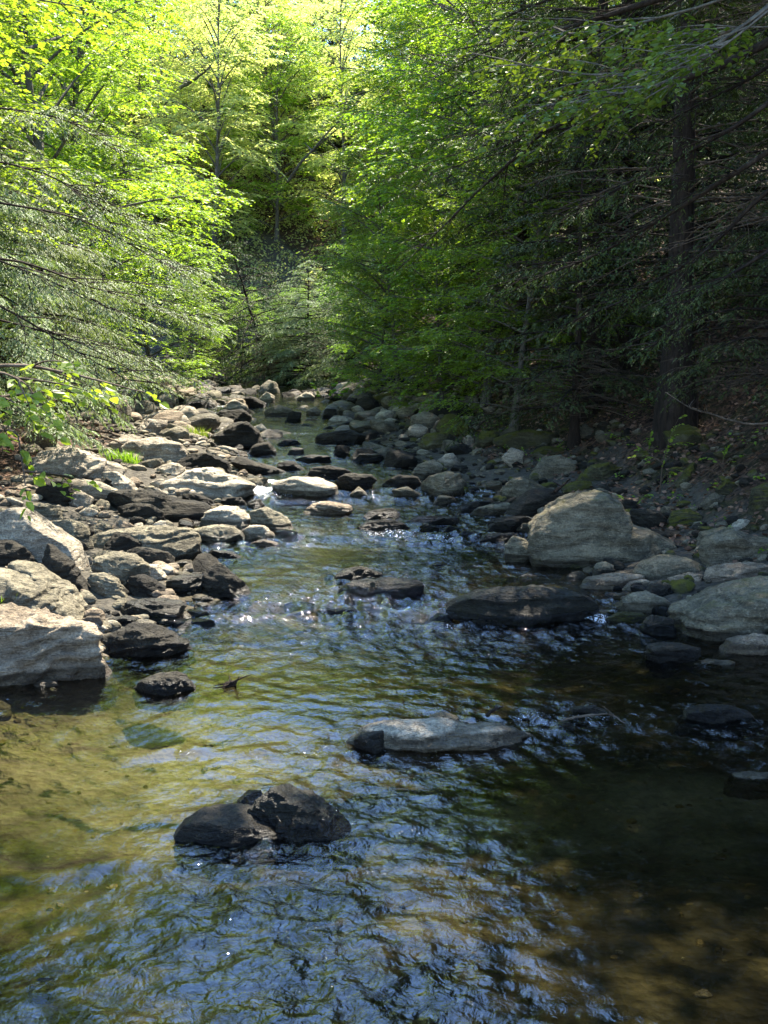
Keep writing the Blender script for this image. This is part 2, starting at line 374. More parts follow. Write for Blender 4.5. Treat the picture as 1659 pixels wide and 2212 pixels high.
H('1', [(498,605),(560,585),(650,590),(705,622),(695,655),(560,655)], 'dark', 'dark bun-shaped rock against the whale-backed boulder')
H('1', [(700,620),(740,612),(758,635),(745,655),(705,655)], 'dark', 'tiny dark cube-like rock beside the bun-shaped rock')
H('1', [(843,680),(890,625),(950,600),(1020,605),(1085,640),(1095,682),(1040,695),(930,698)], 'pale', 'bright white dome rock in the middle of the left shore', 'boulder', cuts=5)
H('1', [(832,695),(900,680),(1000,685),(1052,720),(1042,758),(960,768),(860,745)], 'grey', 'grey rock with black base in front of the white dome')
H('1', [(1042,705),(1080,680),(1140,682),(1180,715),(1174,745),(1080,752)], 'pale', 'rounded pale stone right of the white dome')
H('1', [(1078,620),(1150,603),(1230,648),(1284,695),(1278,712),(1200,704),(1100,690)], 'grey', 'grey sloping boulder at the tip of the white dome group', 'boulder')
H('1', [(1168,705),(1230,695),(1287,712),(1274,738),(1190,742)], 'wet', 'small black rock at the tip of the white dome group')
H('1', [(988,676),(1050,672),(1058,697),(1000,702)], 'pale', 'fist-sized white stone wedged under the white dome')
H('1', [(1075,758),(1140,738),(1212,757),(1205,775),(1090,775)], 'tan', 'low brownish stone awash below the white dome group')
H('1', [(1296,622),(1350,585),(1420,577),(1512,590),(1520,612),(1470,635),(1340,638)], 'tan', 'flat oval sunlit rock alone in mid-stream below the cascade', 'boulder', cuts=4)
H('1', [(1178,495),(1260,470),(1380,475),(1450,505),(1478,548),(1440,558),(1250,555),(1190,538)], 'pale', 'smooth half-lit boulder right beside the small cascade', 'boulder', cuts=3, rough=.6)
H('1', [(1060,600),(1075,575),(1120,565),(1168,600),(1120,610)], 'dark', 'small dark rock below the small white cascade')
H('1', [(930,575),(970,558),(1040,555),(1085,590),(1000,598)], 'dark', 'dark flat rock under the wide white boulder')
H('1', [(785,545),(840,540),(910,565),(945,590),(860,590)], 'dark', 'dark slanting slab under the wide white boulder')
H('1', [(912,332),(950,280),(1010,245),(1060,235),(1110,270),(1152,332),(1060,352),(960,350)], 'dark', 'large dark triangular boulder far up the stream', 'boulder', cuts=6)
H('1', [(1052,375),(1100,330),(1160,320),(1190,350),(1184,380),(1100,380)], 'dark', 'dark round rock in front of the far triangular boulder')
H('1', [(1090,255),(1130,240),(1155,265),(1150,290),(1110,270)], 'pale', 'rounded pale rock at the shoulder of the far triangular boulder')
H('1', [(890,352),(960,335),(1030,348),(1020,365),(900,366)], 'pale', 'flat white rock left of the dark round rock upstream')
H('1', [(515,360),(560,315),(680,305),(780,325),(812,370),(780,398),(640,402),(550,385)], 'pale', 'broad pale mottled boulder far on the left bank', 'boulder', cuts=4)
H('1', [(695,285),(770,250),(822,275),(834,308),(760,315)], 'grey', 'grey pointed rock behind the broad mottled boulder')
H('1', [(762,408),(830,370),(900,370),(988,405),(994,434),(900,444),(800,425)], 'dark', 'low dark ridged rock in front of the far left boulders', 'boulder')
H('1', [(1000,405),(1040,380),(1110,410),(1180,425),(1272,440),(1278,463),(1120,463),(1030,428)], 'dark', 'long log-like dark rock lying across the upper riffle', 'boulder', dfac=.7)
H('1', [(1275,392),(1340,375),(1420,380),(1434,402),(1380,413),(1300,411)], 'wet', 'flat black rock in the upper stream channel')
H('1', [(1193,408),(1270,402),(1342,437),(1280,448),(1200,430)], 'dark', 'small ridged dark rock beside the log-like rock')
H('1', [(1298,468),(1350,430),(1420,425),(1520,440),(1542,472),(1400,482)], 'dark', 'wide dark rock behind the smooth half-lit boulder', 'boulder')
H('1', [(1438,485),(1500,455),(1600,460),(1625,482),(1560,528),(1490,518)], 'dark', 'dark jagged rock right of the smooth half-lit boulder')
H('1', [(1513,545),(1550,510),(1612,547),(1592,562),(1530,560)], 'green', 'small green-grey pointed rock right of the half-lit boulder')
H('1', [(1546,650),(1590,618),(1690,606),(1732,630),(1710,655),(1600,660)], 'dark', 'upper one of two stacked dark rocks right of the oval rock')
H('1', [(1543,685),(1600,660),(1700,655),(1772,690),(1752,712),(1640,712)], 'dark', 'lower one of two stacked dark rocks right of the oval rock')
H('1', [(1443,898),(1500,870),(1560,860),(1640,885),(1685,908),(1560,922),(1470,916)], 'dark', 'dark low rock with a pale cap behind the flat black mid-stream rock')
H('1', [(1458,958),(1520,925),(1700,910),(1820,922),(1832,985),(1760,1000),(1560,1000),(1480,985)], 'wet', 'flat-topped black rock in the exact middle of the stream', 'boulder', cuts=5, n_exp=3.2)
H('1', [(1398,896),(1420,888),(1442,897),(1436,910),(1404,909)], 'wet', 'tiny black stone left of the dark low capped rock')
H('1', [(1222,1020),(1290,1006),(1362,1020),(1350,1036),(1240,1036)], 'wet', 'mossy sunken rock barely breaking the mid-stream surface')
H('1', [(1368,1050),(1400,1036),(1450,1040),(1520,1030),(1602,1058),(1500,1068),(1390,1064)], 'wet', 'long black sunken rock under the flat-topped mid-stream rock')
H('1', [(600,405),(690,388),(712,412),(640,430)], 'grey', 'grey angular stone below the broad mottled boulder')
H('1', [(658,438),(740,408),(802,430),(760,458),(690,458)], 'pale', 'pale ridged stone left of the low dark ridged rock')
H('1', [(900,225),(960,188),(1040,180),(1088,207),(1060,240),(980,254),(910,245)], 'dark', 'dark rock standing behind the far triangular boulder')
H('1', [(962,165),(1010,135),(1060,160),(1092,192),(1040,186),(990,178)], 'pale', 'white slanting rock at the head of the stream')
H('1', [(1138,185),(1200,160),(1260,175),(1242,210),(1160,210)], 'grey', 'grey rock right of the head-of-stream white rock')
H('1', [(1345,310),(1400,280),(1520,270),(1572,292),(1562,324),(1420,332)], 'dark', 'long dark rock on the far right shore', 'boulder')
H('1', [(1405,235),(1440,205),(1500,208),(1544,240),(1450,246)], 'pale', 'sunlit cream rock far on the right shore')
H('1', [(1028,140),(1080,122),(1152,150),(1130,170),(1060,160)], 'dark', 'dark rock by the far left foliage')
H('1', [(1498,400),(1560,370),(1640,370),(1662,392),(1600,411),(1520,411)], 'wet', 'black rounded rock beside the upper channel on the right')
H('1', [(1433,378),(1460,335),(1500,335),(1504,378),(1450,386)], 'dark', 'small upright dark rock right of the upper channel')
H('1', [(1193,338),(1240,308),(1300,313),(1304,338)], 'wet', 'small black rock in the channel by the triangular boulder')
H('1', [(560,275),(640,222),(720,225),(702,264),(600,283)], 'pale', 'pale boulder under the far left hemlock boughs', 'boulder')
H('1', [(378,535),(430,503),(492,520),(482,553),(410,552)], 'pale', 'pale lumpy stone left of the thin white slab')
H('1', [(288,570),(340,528),(402,560),(372,605),(310,598)], 'pale', 'pale pinkish stone right of the round dark boulder')
H('1', [(418,495),(460,473),(522,500),(502,524),(440,514)], 'dark', 'dark stone under the thin white slab')
H('1', [(483,682),(520,655),(582,682),(562,705),(495,704)], 'tan', 'small rust brown stone by the little side pool')
H('1', [(380,690),(440,665),(482,680),(470,700),(400,706)], 'grey', 'grey stone with a yellow moss patch by the little side pool')
# right shore
H('2', [(640,730),(655,660),(720,620),(780,575),(860,550),(940,544),(990,568),(1028,620),(1040,700),(1120,692),(1220,735),(1270,788),(1230,812),(1130,838),(960,848),(760,815),(660,790)], 'green', 'biggest boulder of the right shore, humped and pale green-grey', 'boulder', rough=.9, cuts=2, dfac=1.1)
H('2', [(525,765),(560,725),(610,740),(658,795),(648,843),(560,850),(530,815)], 'grey', 'blue-grey slab leaning at the left foot of the biggest boulder')
H('2', [(262,1040),(300,1005),(400,975),(540,955),(700,950),(790,965),(880,990),(912,1030),(890,1070),(820,1100),(700,1125),(560,1120),(400,1090),(300,1065)], 'wet', 'long black boulder lying across the right half of the stream', 'boulder', cuts=6)
H('2', [(358,1095),(420,1075),(540,1078),(588,1102),(560,1124),(420,1118)], 'dark', 'flat grey slab at the near side of the long black boulder')
H('2', [(148,1090),(230,1060),(290,1065),(298,1100),(180,1104)], 'wet', 'low black rock at the left tip of the long black boulder')
H('2', [(700,1135),(760,1110),(840,1115),(850,1135),(760,1145)], 'wet', 'low dark stone below the long black boulder')
H('2', [(1248,1115),(1290,1050),(1400,1010),(1520,960),(1659,930),(1900,905),(1950,1100),(1700,1160),(1500,1178),(1300,1166)], 'green', 'wide sloping grey slab at the right picture edge', 'boulder', rough=1.1, cuts=4)
H('2', [(998,1035),(1060,985),(1140,970),(1220,1000),(1285,1042),(1230,1075),(1120,1066),(1020,1050)], 'grey', 'grey rock left of the wide sloping slab', 'boulder')
H('2', [(1138,1045),(1200,1025),(1275,1045),(1275,1075),(1160,1082)], 'wet', 'small black cap rock against the wide sloping slab')
H('2', [(1110,1112),(1160,1070),(1240,1085),(1268,1145),(1200,1170),(1120,1160)], 'wet', 'dark round rock at the lower left corner of the wide slab')
H('2', [(962,1085),(1030,1055),(1120,1060),(1135,1092),(1070,1114),(985,1110)], 'moss', 'yellow-green mossy flat stone left of the wide slab')
H('2', [(1130,1240),(1160,1205),(1210,1190),(1300,1200),(1362,1217),(1350,1250),(1240,1268),(1170,1292)], 'dark', 'low knobbly dark rock in the pool by the right bank', rough=1.5)
H('2', [(1425,1235),(1500,1175),(1600,1155),(1760,1155),(1800,1240),(1600,1255),(1480,1256)], 'tan', 'pale brown dappled rock in the pool at the right edge', 'boulder', rough=1.2)
H('2', [(1255,1285),(1400,1262),(1515,1265),(1500,1290),(1380,1298)], 'grey', 'thin grey ledge lying flat in the right pool', dfac=1.3)
H('2', [(1035,890),(1120,840),(1200,808),(1320,818),(1395,860),(1380,895),(1200,905)], 'green', 'broad dull grey rock under the biggest boulder', 'boulder', rough=.5)
H('2', [(886,895),(920,845),(960,835),(992,850),(988,890),(930,905)], 'grey', 'pale grey cube-like stone under the biggest boulder')
H('2', [(818,940),(880,905),(1000,890),(1100,893),(1172,917),(1100,945),(900,956)], 'tan', 'long flat layered rock at the right water edge', 'boulder')
H('2', [(978,950),(1060,925),(1120,915),(1172,925),(1162,950),(1050,960)], 'pale', 'cream flat stone resting by the long layered rock')
H('2', [(1078,970),(1160,935),(1260,945),(1354,970),(1280,986),(1120,984)], 'dark', 'dark flat rock behind the grey rock and wide slab')
H('2', [(738,864),(800,835),(900,840),(892,864),(780,874)], 'moss', 'low mossy rock in the shade under the biggest boulder')
H('2', [(1383,785),(1410,730),(1500,700),(1600,738),(1720,738),(1760,800),(1600,836),(1450,844),(1393,824)], 'green', 'heavy yellow-stained boulder at the right edge', 'boulder', cuts=5)
H('2', [(1328,755),(1380,710),(1470,688),(1505,700),(1440,738),(1380,765)], 'green', 'pale slanting stone left of the yellow-stained boulder')
H('2', [(1400,855),(1500,850),(1600,842),(1700,850),(1720,885),(1450,912),(1390,895)], 'tan', 'flat tan layered ledge under the yellow-stained boulder', 'boulder')
H('2', [(1225,908),(1320,886),(1405,900),(1405,928),(1290,930)], 'tan', 'small sunlit tan stone right of the long layered rock')
H('2', [(92,470),(150,420),(215,393),(250,425),(242,460),(160,482)], 'grey', 'blue-grey pointed rock above the round-cornered block', 'boulder')
H('2', [(152,510),(200,470),(270,453),(338,463),(345,500),(328,560),(240,562),(175,545)], 'green', 'round-cornered green-grey block on the upper right shore', 'boulder', cuts=5)
H('2', [(230,400),(270,370),(322,366),(328,412),(290,430),(243,420)], 'pale', 'sunlit cream stone behind the blue-grey pointed rock')
H('2', [(498,530),(560,480),(610,470),(652,495),(704,522),(640,558),(530,566)], 'green', 'pale topped dark boulder left of the yellow mossy loaf', 'boulder')
H('2', [(768,510),(830,487),(897,490),(902,528),(850,536),(780,530)], 'moss', 'yellow mossy loaf-shaped stone behind the biggest boulder')
H('2', [(632,440),(690,385),(760,376),(832,400),(804,446),(700,468),(640,462)], 'green', 'smooth green-grey boulder up on the right bank', 'boulder', cuts=3, rough=.6)
H('2', [(540,600),(640,530),(720,523),(785,560),(745,605),(640,645),(480,645)], 'dark', 'dark ridged boulder left of the biggest boulder', 'boulder')
H('2', [(398,708),(480,660),(600,638),(658,660),(600,695),(480,718)], 'dark', 'long dark tapered rock at the right water edge upstream', 'boulder')
H('2', [(328,628),(420,600),(540,580),(562,600),(480,645),(360,645)], 'grey', 'low grey rock behind the long dark tapered rock')
H('2', [(296,630),(340,590),(400,573),(422,600),(340,636)], 'dark', 'small dark rock left of the low grey rock')
H('2', [(88,665),(150,640),(320,645),(345,672),(280,684),(120,680)], 'dark', 'long narrow black rock in the riffle on the right')
H('2', [(188,585),(240,550),(300,558),(325,582),(250,596)], 'grey', 'grey half-dome rock at the upper right water edge')
H('2', [(138,694),(180,668),(240,690),(200,714)], 'wet', 'leftmost of three small black stones in the right riffle')
H('2', [(232,710),(280,678),(330,692),(320,716)], 'wet', 'middle one of three small black stones in the right riffle')
H('2', [(305,728),(340,700),(395,712),(392,735),(330,740)], 'wet', 'rightmost of three small black stones in the right riffle')
H('2', [(383,746),(440,720),(560,710),(572,727),(480,756),(400,760)], 'dark', 'flat black slab at the left foot of the leaning slab')
H('2', [(188,852),(230,838),(280,845),(252,862)], 'wet', 'little black rock alone left of the leaning blue-grey slab')
H('2', [(183,752),(215,738),(250,745),(250,764),(195,764)], 'wet', 'little round black rock in the white riffle')
H('2', [(580,900),(620,888),(665,896),(650,908),(590,910)], 'tan', 'tiny tan stone breaking the water below the leaning slab')
H('2', [(1218,665),(1250,620),(1320,608),(1372,640),(1364,684),(1240,690)], 'moss', 'mossy round rock behind the yellow-stained boulder', 'boulder')
H('2', [(1035,645),(1080,613),(1180,618),(1218,650),(1205,695),(1080,695)], 'dark', 'dark boulder in shade right behind the biggest boulder', 'boulder')
H('2', [(1468,684),(1540,653),(1602,660),(1612,694),(1500,694)], 'pale', 'small cream stone on top of the right edge pile')
H('2', [(1438,524),(1480,488),(1562,505),(1552,536),(1460,544)], 'moss', 'mossy stone on the leaf-strewn bank at the right')
H('2', [(1580,590),(1600,520),(1659,498),(1740,520),(1720,610),(1600,606)], 'moss', 'tall mossy rock at the right picture edge', 'boulder')
H('2', [(622,300),(640,280),(668,262),(688,262),(672,295),(640,308)], 'pale', 'small upright cream stone lying high on the right bank')
H('2', [(508,388),(550,343),(602,358),(594,430),(560,405)], 'pale', 'sunlit ridged stone high on the right bank')
H('2', [(338,315),(365,286),(388,305),(378,330)], 'pale', 'small cream stone below the right bank trees')
H('2', [(376,335),(420,273),(504,268),(484,314),(400,345)], 'moss', 'slanting mossy slab below the right bank trees', 'boulder')
H('2', [(140,335),(180,288),(250,278),(304,300),(272,344),(170,349)], 'moss', 'broad mossy green rock on the far right bank', 'boulder')
H('2', [(38,525),(100,513),(162,545),(100,564),(50,552)], 'grey', 'low grey-blue rock in front of the blue-grey pointed rock')
H('2', [(-5,500),(60,463),(142,468),(162,500),(80,524),(0,520)], 'dark', 'dark low rock left of the round-cornered block', 'boulder')
H('2', [(568,695),(600,668),(640,672),(642,705),(600,716)], 'green', 'small green-grey stone squeezed left of the biggest boulder')
H('2', [(1010,600),(1040,560),(1090,575),(1080,610),(1030,620)], 'dark', 'small dark stone at the right shoulder of the biggest boulder')
H('2', [(820,470),(900,425),(980,405),(1010,430),(930,470),(850,490)], 'moss', 'long yellow-green mossy rock on the bank above the loaf')
H('2', [(1250,480),(1330,410),(1360,415),(1330,460),(1270,495)], 'moss', 'thin mossy slab tilted up the leafy right bank')
# far head of the stream
H('7', [(245,395),(300,365),(350,372),(400,440),(330,438)], 'tan', 'pinkish tan slab at the head of the stream')
H('7', [(330,375),(400,355),(480,400),(490,425),(400,425)], 'dark', 'dark slab behind the pinkish tan slab far upstream')
H('7', [(440,370),(490,325),(540,350),(542,388),(480,392)], 'pale', 'white block at the very head of the stream')
H('7', [(675,360),(730,325),(780,350),(770,378),(690,380)], 'pale', 'pale lumpy rock in front of the far dark wood')
H('7', [(470,470),(540,425),(600,430),(590,470),(500,475)], 'grey', 'grey slanting rock near the head of the stream')
H('7', [(860,510),(930,470),(1000,480),(1045,520),(950,525)], 'pale', 'sunlit flat cream rock below the far right bank')
H('7', [(155,490),(230,450),(340,435),(400,470),(360,510),(200,530)], 'dark', 'broad dark rock left behind the far triangular boulder')
H('7', [(600,490),(640,440),(700,450),(690,500),(630,510)], 'dark', 'dark upright rock in the far channel')
H('7', [(730,440),(790,415),(820,440),(800,470),(740,465)], 'pale', 'small pale rock in the far channel')
H('7', [(820,470),(850,425),(910,430),(915,465),(870,490)], 'dark', 'dark grey rock right of the far channel')
H('7', [(555,640),(600,612),(700,615),(705,650),(600,656)], 'wet', 'flat black rock in the narrow rapid upstream')
H('7', [(885,705),(910,650),(960,645),(1000,660),(960,710)], 'dark', 'dark boulder right of the narrow rapid upstream')
H('7', [(980,740),(1040,670),(1110,665),(1170,700),(1160,745),(1060,750)], 'dark', 'dark green-tinged boulder on the right of the upper stream', 'boulder')
H('7', [(1180,470),(1230,430),(1275,440),(1260,475)], 'tan', 'small tan stone under the far right trees')
H('7', [(600,700),(650,660),(710,665),(720,690),(640,710)], 'wet', 'thin black rock below the narrow rapid upstream')
# ------------------------------------------------------------ filler stones: shared meshes, each its own object
FV = {}
for fam, mt in (('pale', 'pale'), ('grey', 'grey'), ('dark', 'dark'), ('green', 'green'), ('moss', 'moss'), ('wet', 'wet'), ('tan', 'tan')):
    FV[fam] = []
    for k in range(4):
        rg = np.random.default_rng(100 + k + hash(fam) % 7 * 0 + len(fam) * 11)
        n = 9; an = np.sort(rg.uniform(-.25, .25, n) + np.arange(n) / n * 2 * math.pi)
        rr = rg.uniform(.7, 1.1, n); asp = (.42, .55, .36, .62)[k]
        poly = np.stack([np.cos(an) * rr, np.sin(an) * rr * asp], -1)
        FV[fam].append(rock_mesh('stone', poly, rg.uniform(.5, .8), 500 + k * 7 + len(fam), 4, mt, cuts=11))
LAND = [('big cracked boulder', 'big pale cracked'), ('upright angular rock', 'upright dark angular'), ('domed boulder', 'domed brown'), ('huge white slab', 'huge smooth white'),
        ('largest white boulder', 'largest white boulder high'), ('wide white boulder', 'wide white flat'), ('whale-backed boulder', 'long dark whale'), ('white dome rock', 'bright white dome'),
        ('oval mid-stream rock', 'flat oval sunlit'), ('half-lit boulder', 'smooth half-lit'), ('far triangular boulder', 'large dark triangular'), ('broad mottled boulder', 'broad pale mottled'),
        ('biggest right boulder', 'biggest boulder of the right'), ('black mid-stream boulder', 'long black boulder lying'), ('wide sloping slab', 'wide sloping grey'), ('yellow-stained boulder', 'heavy yellow'),
        ('round-cornered block', 'round-cornered green'), ('smooth bank boulder', 'smooth green-grey boulder up'), ('broad mossy rock', 'broad mossy green rock'), ('log-like rock', 'long log-like'),
        ('pinkish tan slab', 'pinkish tan slab at'), ('far cream rock', 'sunlit flat cream rock below'), ('long dark shore rock', 'long dark rock on the far'), ('tall mossy rock', 'tall mossy rock'), ('flat-topped boulder', 'long grey flat-topped'),
        ('long pale slab', 'long pale layered'), ('round dark boulder', 'round dark brown'), ('long dark tapered rock', 'long dark tapered')]
marks = []
for nm, pre in LAND:
    for s_ in rock_spots:
        if s_[3].startswith(pre): marks.append((nm, s_[0], s_[1])); break
frg = np.random.default_rng(11)
spots = [(s_[0], s_[1], s_[2]) for s_ in rock_spots]
fill = []
tries = 0
while len(fill) < 150 and tries < 60000:
    tries += 1
    Y = 7.5 + 40 * frg.random() ** .95
    xl = np.interp(Y, XL[:, 0], XL[:, 1]); xr = np.interp(Y, XR[:, 0], XR[:, 1])
    side = frg.random()
    if side < .42: x = xl - frg.uniform(-.35, 4.2)
    elif side < .86: x = xr + frg.uniform(-.5, 3.4)
    elif Y > 19: x = frg.uniform(xl, xr)
    else: continue
    vis = abs(x) < .33 * Y + .2
    if not vis: continue
    r = float(np.clip(.2 * math.exp(frg.normal() * .42), .12, .5)) * (1 + .012 * Y)
    if any((x - a) ** 2 + (Y - b) ** 2 < (.55 * (r + c)) ** 2 for a, b, c in spots): continue
    spots.append((x, Y, r)); fill.append((x, Y, r, x < xl, x > xr))
groups = {}
for (x, Y, r, isl, isr) in fill:
    if isl: fam = frg.choice(['pale', 'pale', 'pale', 'grey', 'grey', 'tan'])
    elif isr: fam = frg.choice(['green', 'grey', 'dark', 'moss', 'green', 'moss'] if x > np.interp(Y, XR[:, 0], XR[:, 1]) + 1 else ['grey', 'dark', 'dark', 'green', 'pale'])
    else: fam = frg.choice(['dark', 'wet', 'grey'])
    o = link('stone', FV[fam][int(frg.integers(4))])
    g = gz(x, Y) if (isl or isr) else float(zwater(Y)) - .05
    o.location = (x, Y, g + r * .13)
    o.rotation_euler = (frg.normal() * .22, frg.normal() * .25, frg.uniform(0, 6.28))
    o.scale = (r * frg.uniform(.9, 1.35), r * frg.uniform(.8, 1.1), r * frg.uniform(.75, 1.25))
    m_ = min(marks, key=lambda q: (q[1] - x) ** 2 + (.6 * (q[2] - Y)) ** 2)
    dx, dy = x - m_[1], (Y - m_[2]) * .7
    rel = ('to the right of' if dx > 0 else 'to the left of') if abs(dx) > abs(dy) else ('behind' if dy > 0 else 'in front of')
    groups.setdefault((m_[0], rel), []).append((math.hypot(dx, dy), o, fam, r))
CW = {'pale': 'pale', 'grey': 'grey', 'dark': 'dark', 'green': 'green-grey', 'moss': 'mossy', 'wet': 'black', 'tan': 'tan'}
ORD = ['nearest', 'second', 'third', 'fourth', 'fifth', 'sixth', 'seventh', 'eighth', 'ninth', 'tenth', 'eleventh', 'twelfth', 'thirteenth', 'fourteenth', 'fifteenth', 'sixteenth', 'seventeenth', 'eighteenth', 'nineteenth', 'twentieth']
for (nm, rel), L_ in groups.items():
    L_.sort(key=lambda t: t[0])
    for k, (d_, o, fam, r) in enumerate(L_):
        sz = 'small' if r < .2 else 'middling' if r < .32 else 'large'
        tag(o, '%s %s stone, %s one %s the %s' % (sz, CW[fam], ORD[min(k, 19)], rel, nm), 'rock', 'loose stones along the stream')

# small cobbles and pebbles between the rocks, on banks and bed: too many to count
def cobbles(n, x_fn, seed, rmin, rmax, level, matkeys, name, label, zoff=.2):
    rg = np.random.default_rng(seed)
    Y, x = x_fn(rg, n)
    r = rmin * (rmax / rmin) ** (rg.random(len(x)) ** 1.6)
    base, f = ico(level)
    vars_ = []
    for k in range(6):
        q = base * np.array((1, .8, .5)); q = q * (1 + .35 * pnoise(base * 1.3 + k * 5.1) + .12 * pnoise(base * 3.5 + k))[:, None]
        for j in range(6):
            nn = rg.normal(size=3); nn /= np.linalg.norm(nn); h = q @ nn; q = q - np.clip(h - h.max() * .72, 0, None)[:, None] * nn * .9
        vars_.append(q)
    V = np.array(vars_)[rg.integers(0, 6, len(x))] * (r[:, None] * rg.uniform(.75, 1.3, (len(x), 3)))[:, None, :]
    a = rg.uniform(0, 6.28, len(x)); t = rg.normal(size=len(x)) * .3
    c, s = np.cos(a)[:, None], np.sin(a)[:, None]; ct, st = np.cos(t)[:, None], np.sin(t)[:, None]
    X, Yv, Z = V[..., 0], V[..., 1], V[..., 2]
    X, Z = X * ct - Z * st, X * st + Z * ct
    X, Yv = X * c - Yv * s, X * s + Yv * c
    g = ground(x, Y)
    P = np.stack([X + x[:, None], Yv + Y[:, None], Z + (g + r * zoff)[:, None]], -1).reshape(-1, 3)
    F = (f[None] + (np.arange(len(x)) * len(base))[:, None, None]).reshape(-1, 3)
    me = make_mesh(name, P, [F], {'wet': np.repeat(np.clip(1 - (g - zwater(Y)) / .05, 0, 1) * (0 if name == 'pebbles' else 1), len(base)), 'rnd': np.repeat(rg.random(len(x)), len(base))}, smooth=True)
    for mk in matkeys: me.materials.append(M[mk])
    if len(matkeys) > 1:
        me.polygons.foreach_set('material_index', np.repeat(rg.integers(0, len(matkeys), len(x)), len(f)).astype(np.int32))
    o = link(name, me); tag(o, label, 'cobbles', kind='stuff'); return o
def bars(side, w):
    def fn(rg, n):
        Y = 6 + 40 * rg.random(n) ** 1.3
        xe = np.interp(Y, (XL if side < 0 else XR)[:, 0], (XL if side < 0 else XR)[:, 1])
        x = xe + side * (rg.random(n) ** 1.2 * w - .3)
        k = np.abs(x) < .36 * Y + .6
        return Y[k], x[k]
    return fn
def farfn(rg, n):
    Y = 23 + 26 * rg.random(n); xl = np.interp(Y, XL[:, 0], XL[:, 1]); xr = np.interp(Y, XR[:, 0], XR[:, 1])
    x = xl - 2.5 + (xr - xl + 5) * rg.random(n); mid = np.abs(x - (xl + xr) / 2) < .5
    k = (~mid | (Y > 40) | (rg.random(n) < .25)); return Y[k], x[k]
def bedfn(rg, n):
    Y = 3 + 14 * rg.random(n); xl = np.interp(Y, XL[:, 0], XL[:, 1]); xr = np.interp(Y, XR[:, 0], XR[:, 1])
    x = xl + (xr - xl) * rg.random(n); k = np.abs(x) < .36 * Y + .6
    return Y[k], x[k]
cobbles(5200, bars(-1, 4.2), 21, .03, .13, 3, ['pale', 'grey', 'tan', 'grey', 'dark'], 'cobbles', 'small pale and grey cobbles filling gaps on the left bank')
cobbles(3000, bars(1, 3.2), 22, .03, .13, 3, ['grey', 'green', 'dark', 'moss', 'dark'], 'cobbles', 'small grey and mossy cobbles filling gaps on the right bank')
cobbles(3000, bedfn, 23, .012, .04, 3, ['gold', 'tan', 'gold', 'grey', 'gold'], 'pebbles', 'golden brown pebbles lying on the stream bed under water', zoff=-.2)

cobbles(900, farfn, 24, .1, .42, 3, ['pale', 'grey', 'grey', 'dark', 'tan', 'pale'], 'distant_stones', 'pale and grey stones crowding the far stream bed up to the trees', zoff=.35)
# ------------------------------------------------------------ ground sheet
def ground_sheet():
    Yr = np.concatenate([np.linspace(-8, 3, 14), 3 + 47 * (np.linspace(0, 1, 420)[1:]) ** 1.5, np.linspace(50, 240, 120)[1:]])
    c = np.linspace(-1, 1, 380); off = np.sign(c) * (np.abs(c) * 9 + np.abs(c) ** 5 * 110)
    mid = (np.interp(Yr, XL[:, 0], XL[:, 1]) + np.interp(Yr, XR[:, 0], XR[:, 1])) / 2
    wide = np.clip(Yr / 14, .8, 2.2)
    X = mid[:, None] + off[None] * wide[:, None]; YY = np.repeat(Yr[:, None], len(c), 1)
    Z = ground(X, YY)
    xl = np.interp(YY, XL[:, 0], XL[:, 1]); xr = np.interp(YY, XR[:, 0], XR[:, 1])
    d = np.maximum(xl - X, X - xr)
    p = np.stack([X * 5, YY * 5, Z * 0], -1).reshape(-1, 3)
    Z = Z + np.where(YY < 35, (fbm(p, 3) * .03).reshape(Z.shape) * np.clip(1 - YY / 60, .2, 1), 0)
    sunlit_sand = np.zeros_like(X)  # pale bed patches: pools of sunlight painted into the sand colour
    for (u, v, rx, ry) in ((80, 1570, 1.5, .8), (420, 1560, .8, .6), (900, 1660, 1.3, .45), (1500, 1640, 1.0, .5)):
        h = hit(u, v); sunlit_sand = np.maximum(sunlit_sand, np.exp(-(((X - h[0]) / rx) ** 2 + ((YY - h[1]) / ry) ** 2)))
    sunlit_sand = np.clip(sunlit_sand * .8 + .6 * (fbm(p * .5, 3).reshape(X.shape)), 0, 1) * (sunlit_sand > .05)
    n, m = X.shape; i = np.arange(n * m).reshape(n, m)
    F = np.stack([i[:-1, :-1], i[:-1, 1:], i[1:, 1:], i[1:, :-1]], -1).reshape(-1, 4)
    return make_mesh('ground', np.stack([X, YY, Z], -1).reshape(-1, 3), [F], {'bank': d.ravel(), 'sunlit_sand': sunlit_sand.ravel()}, smooth=True)
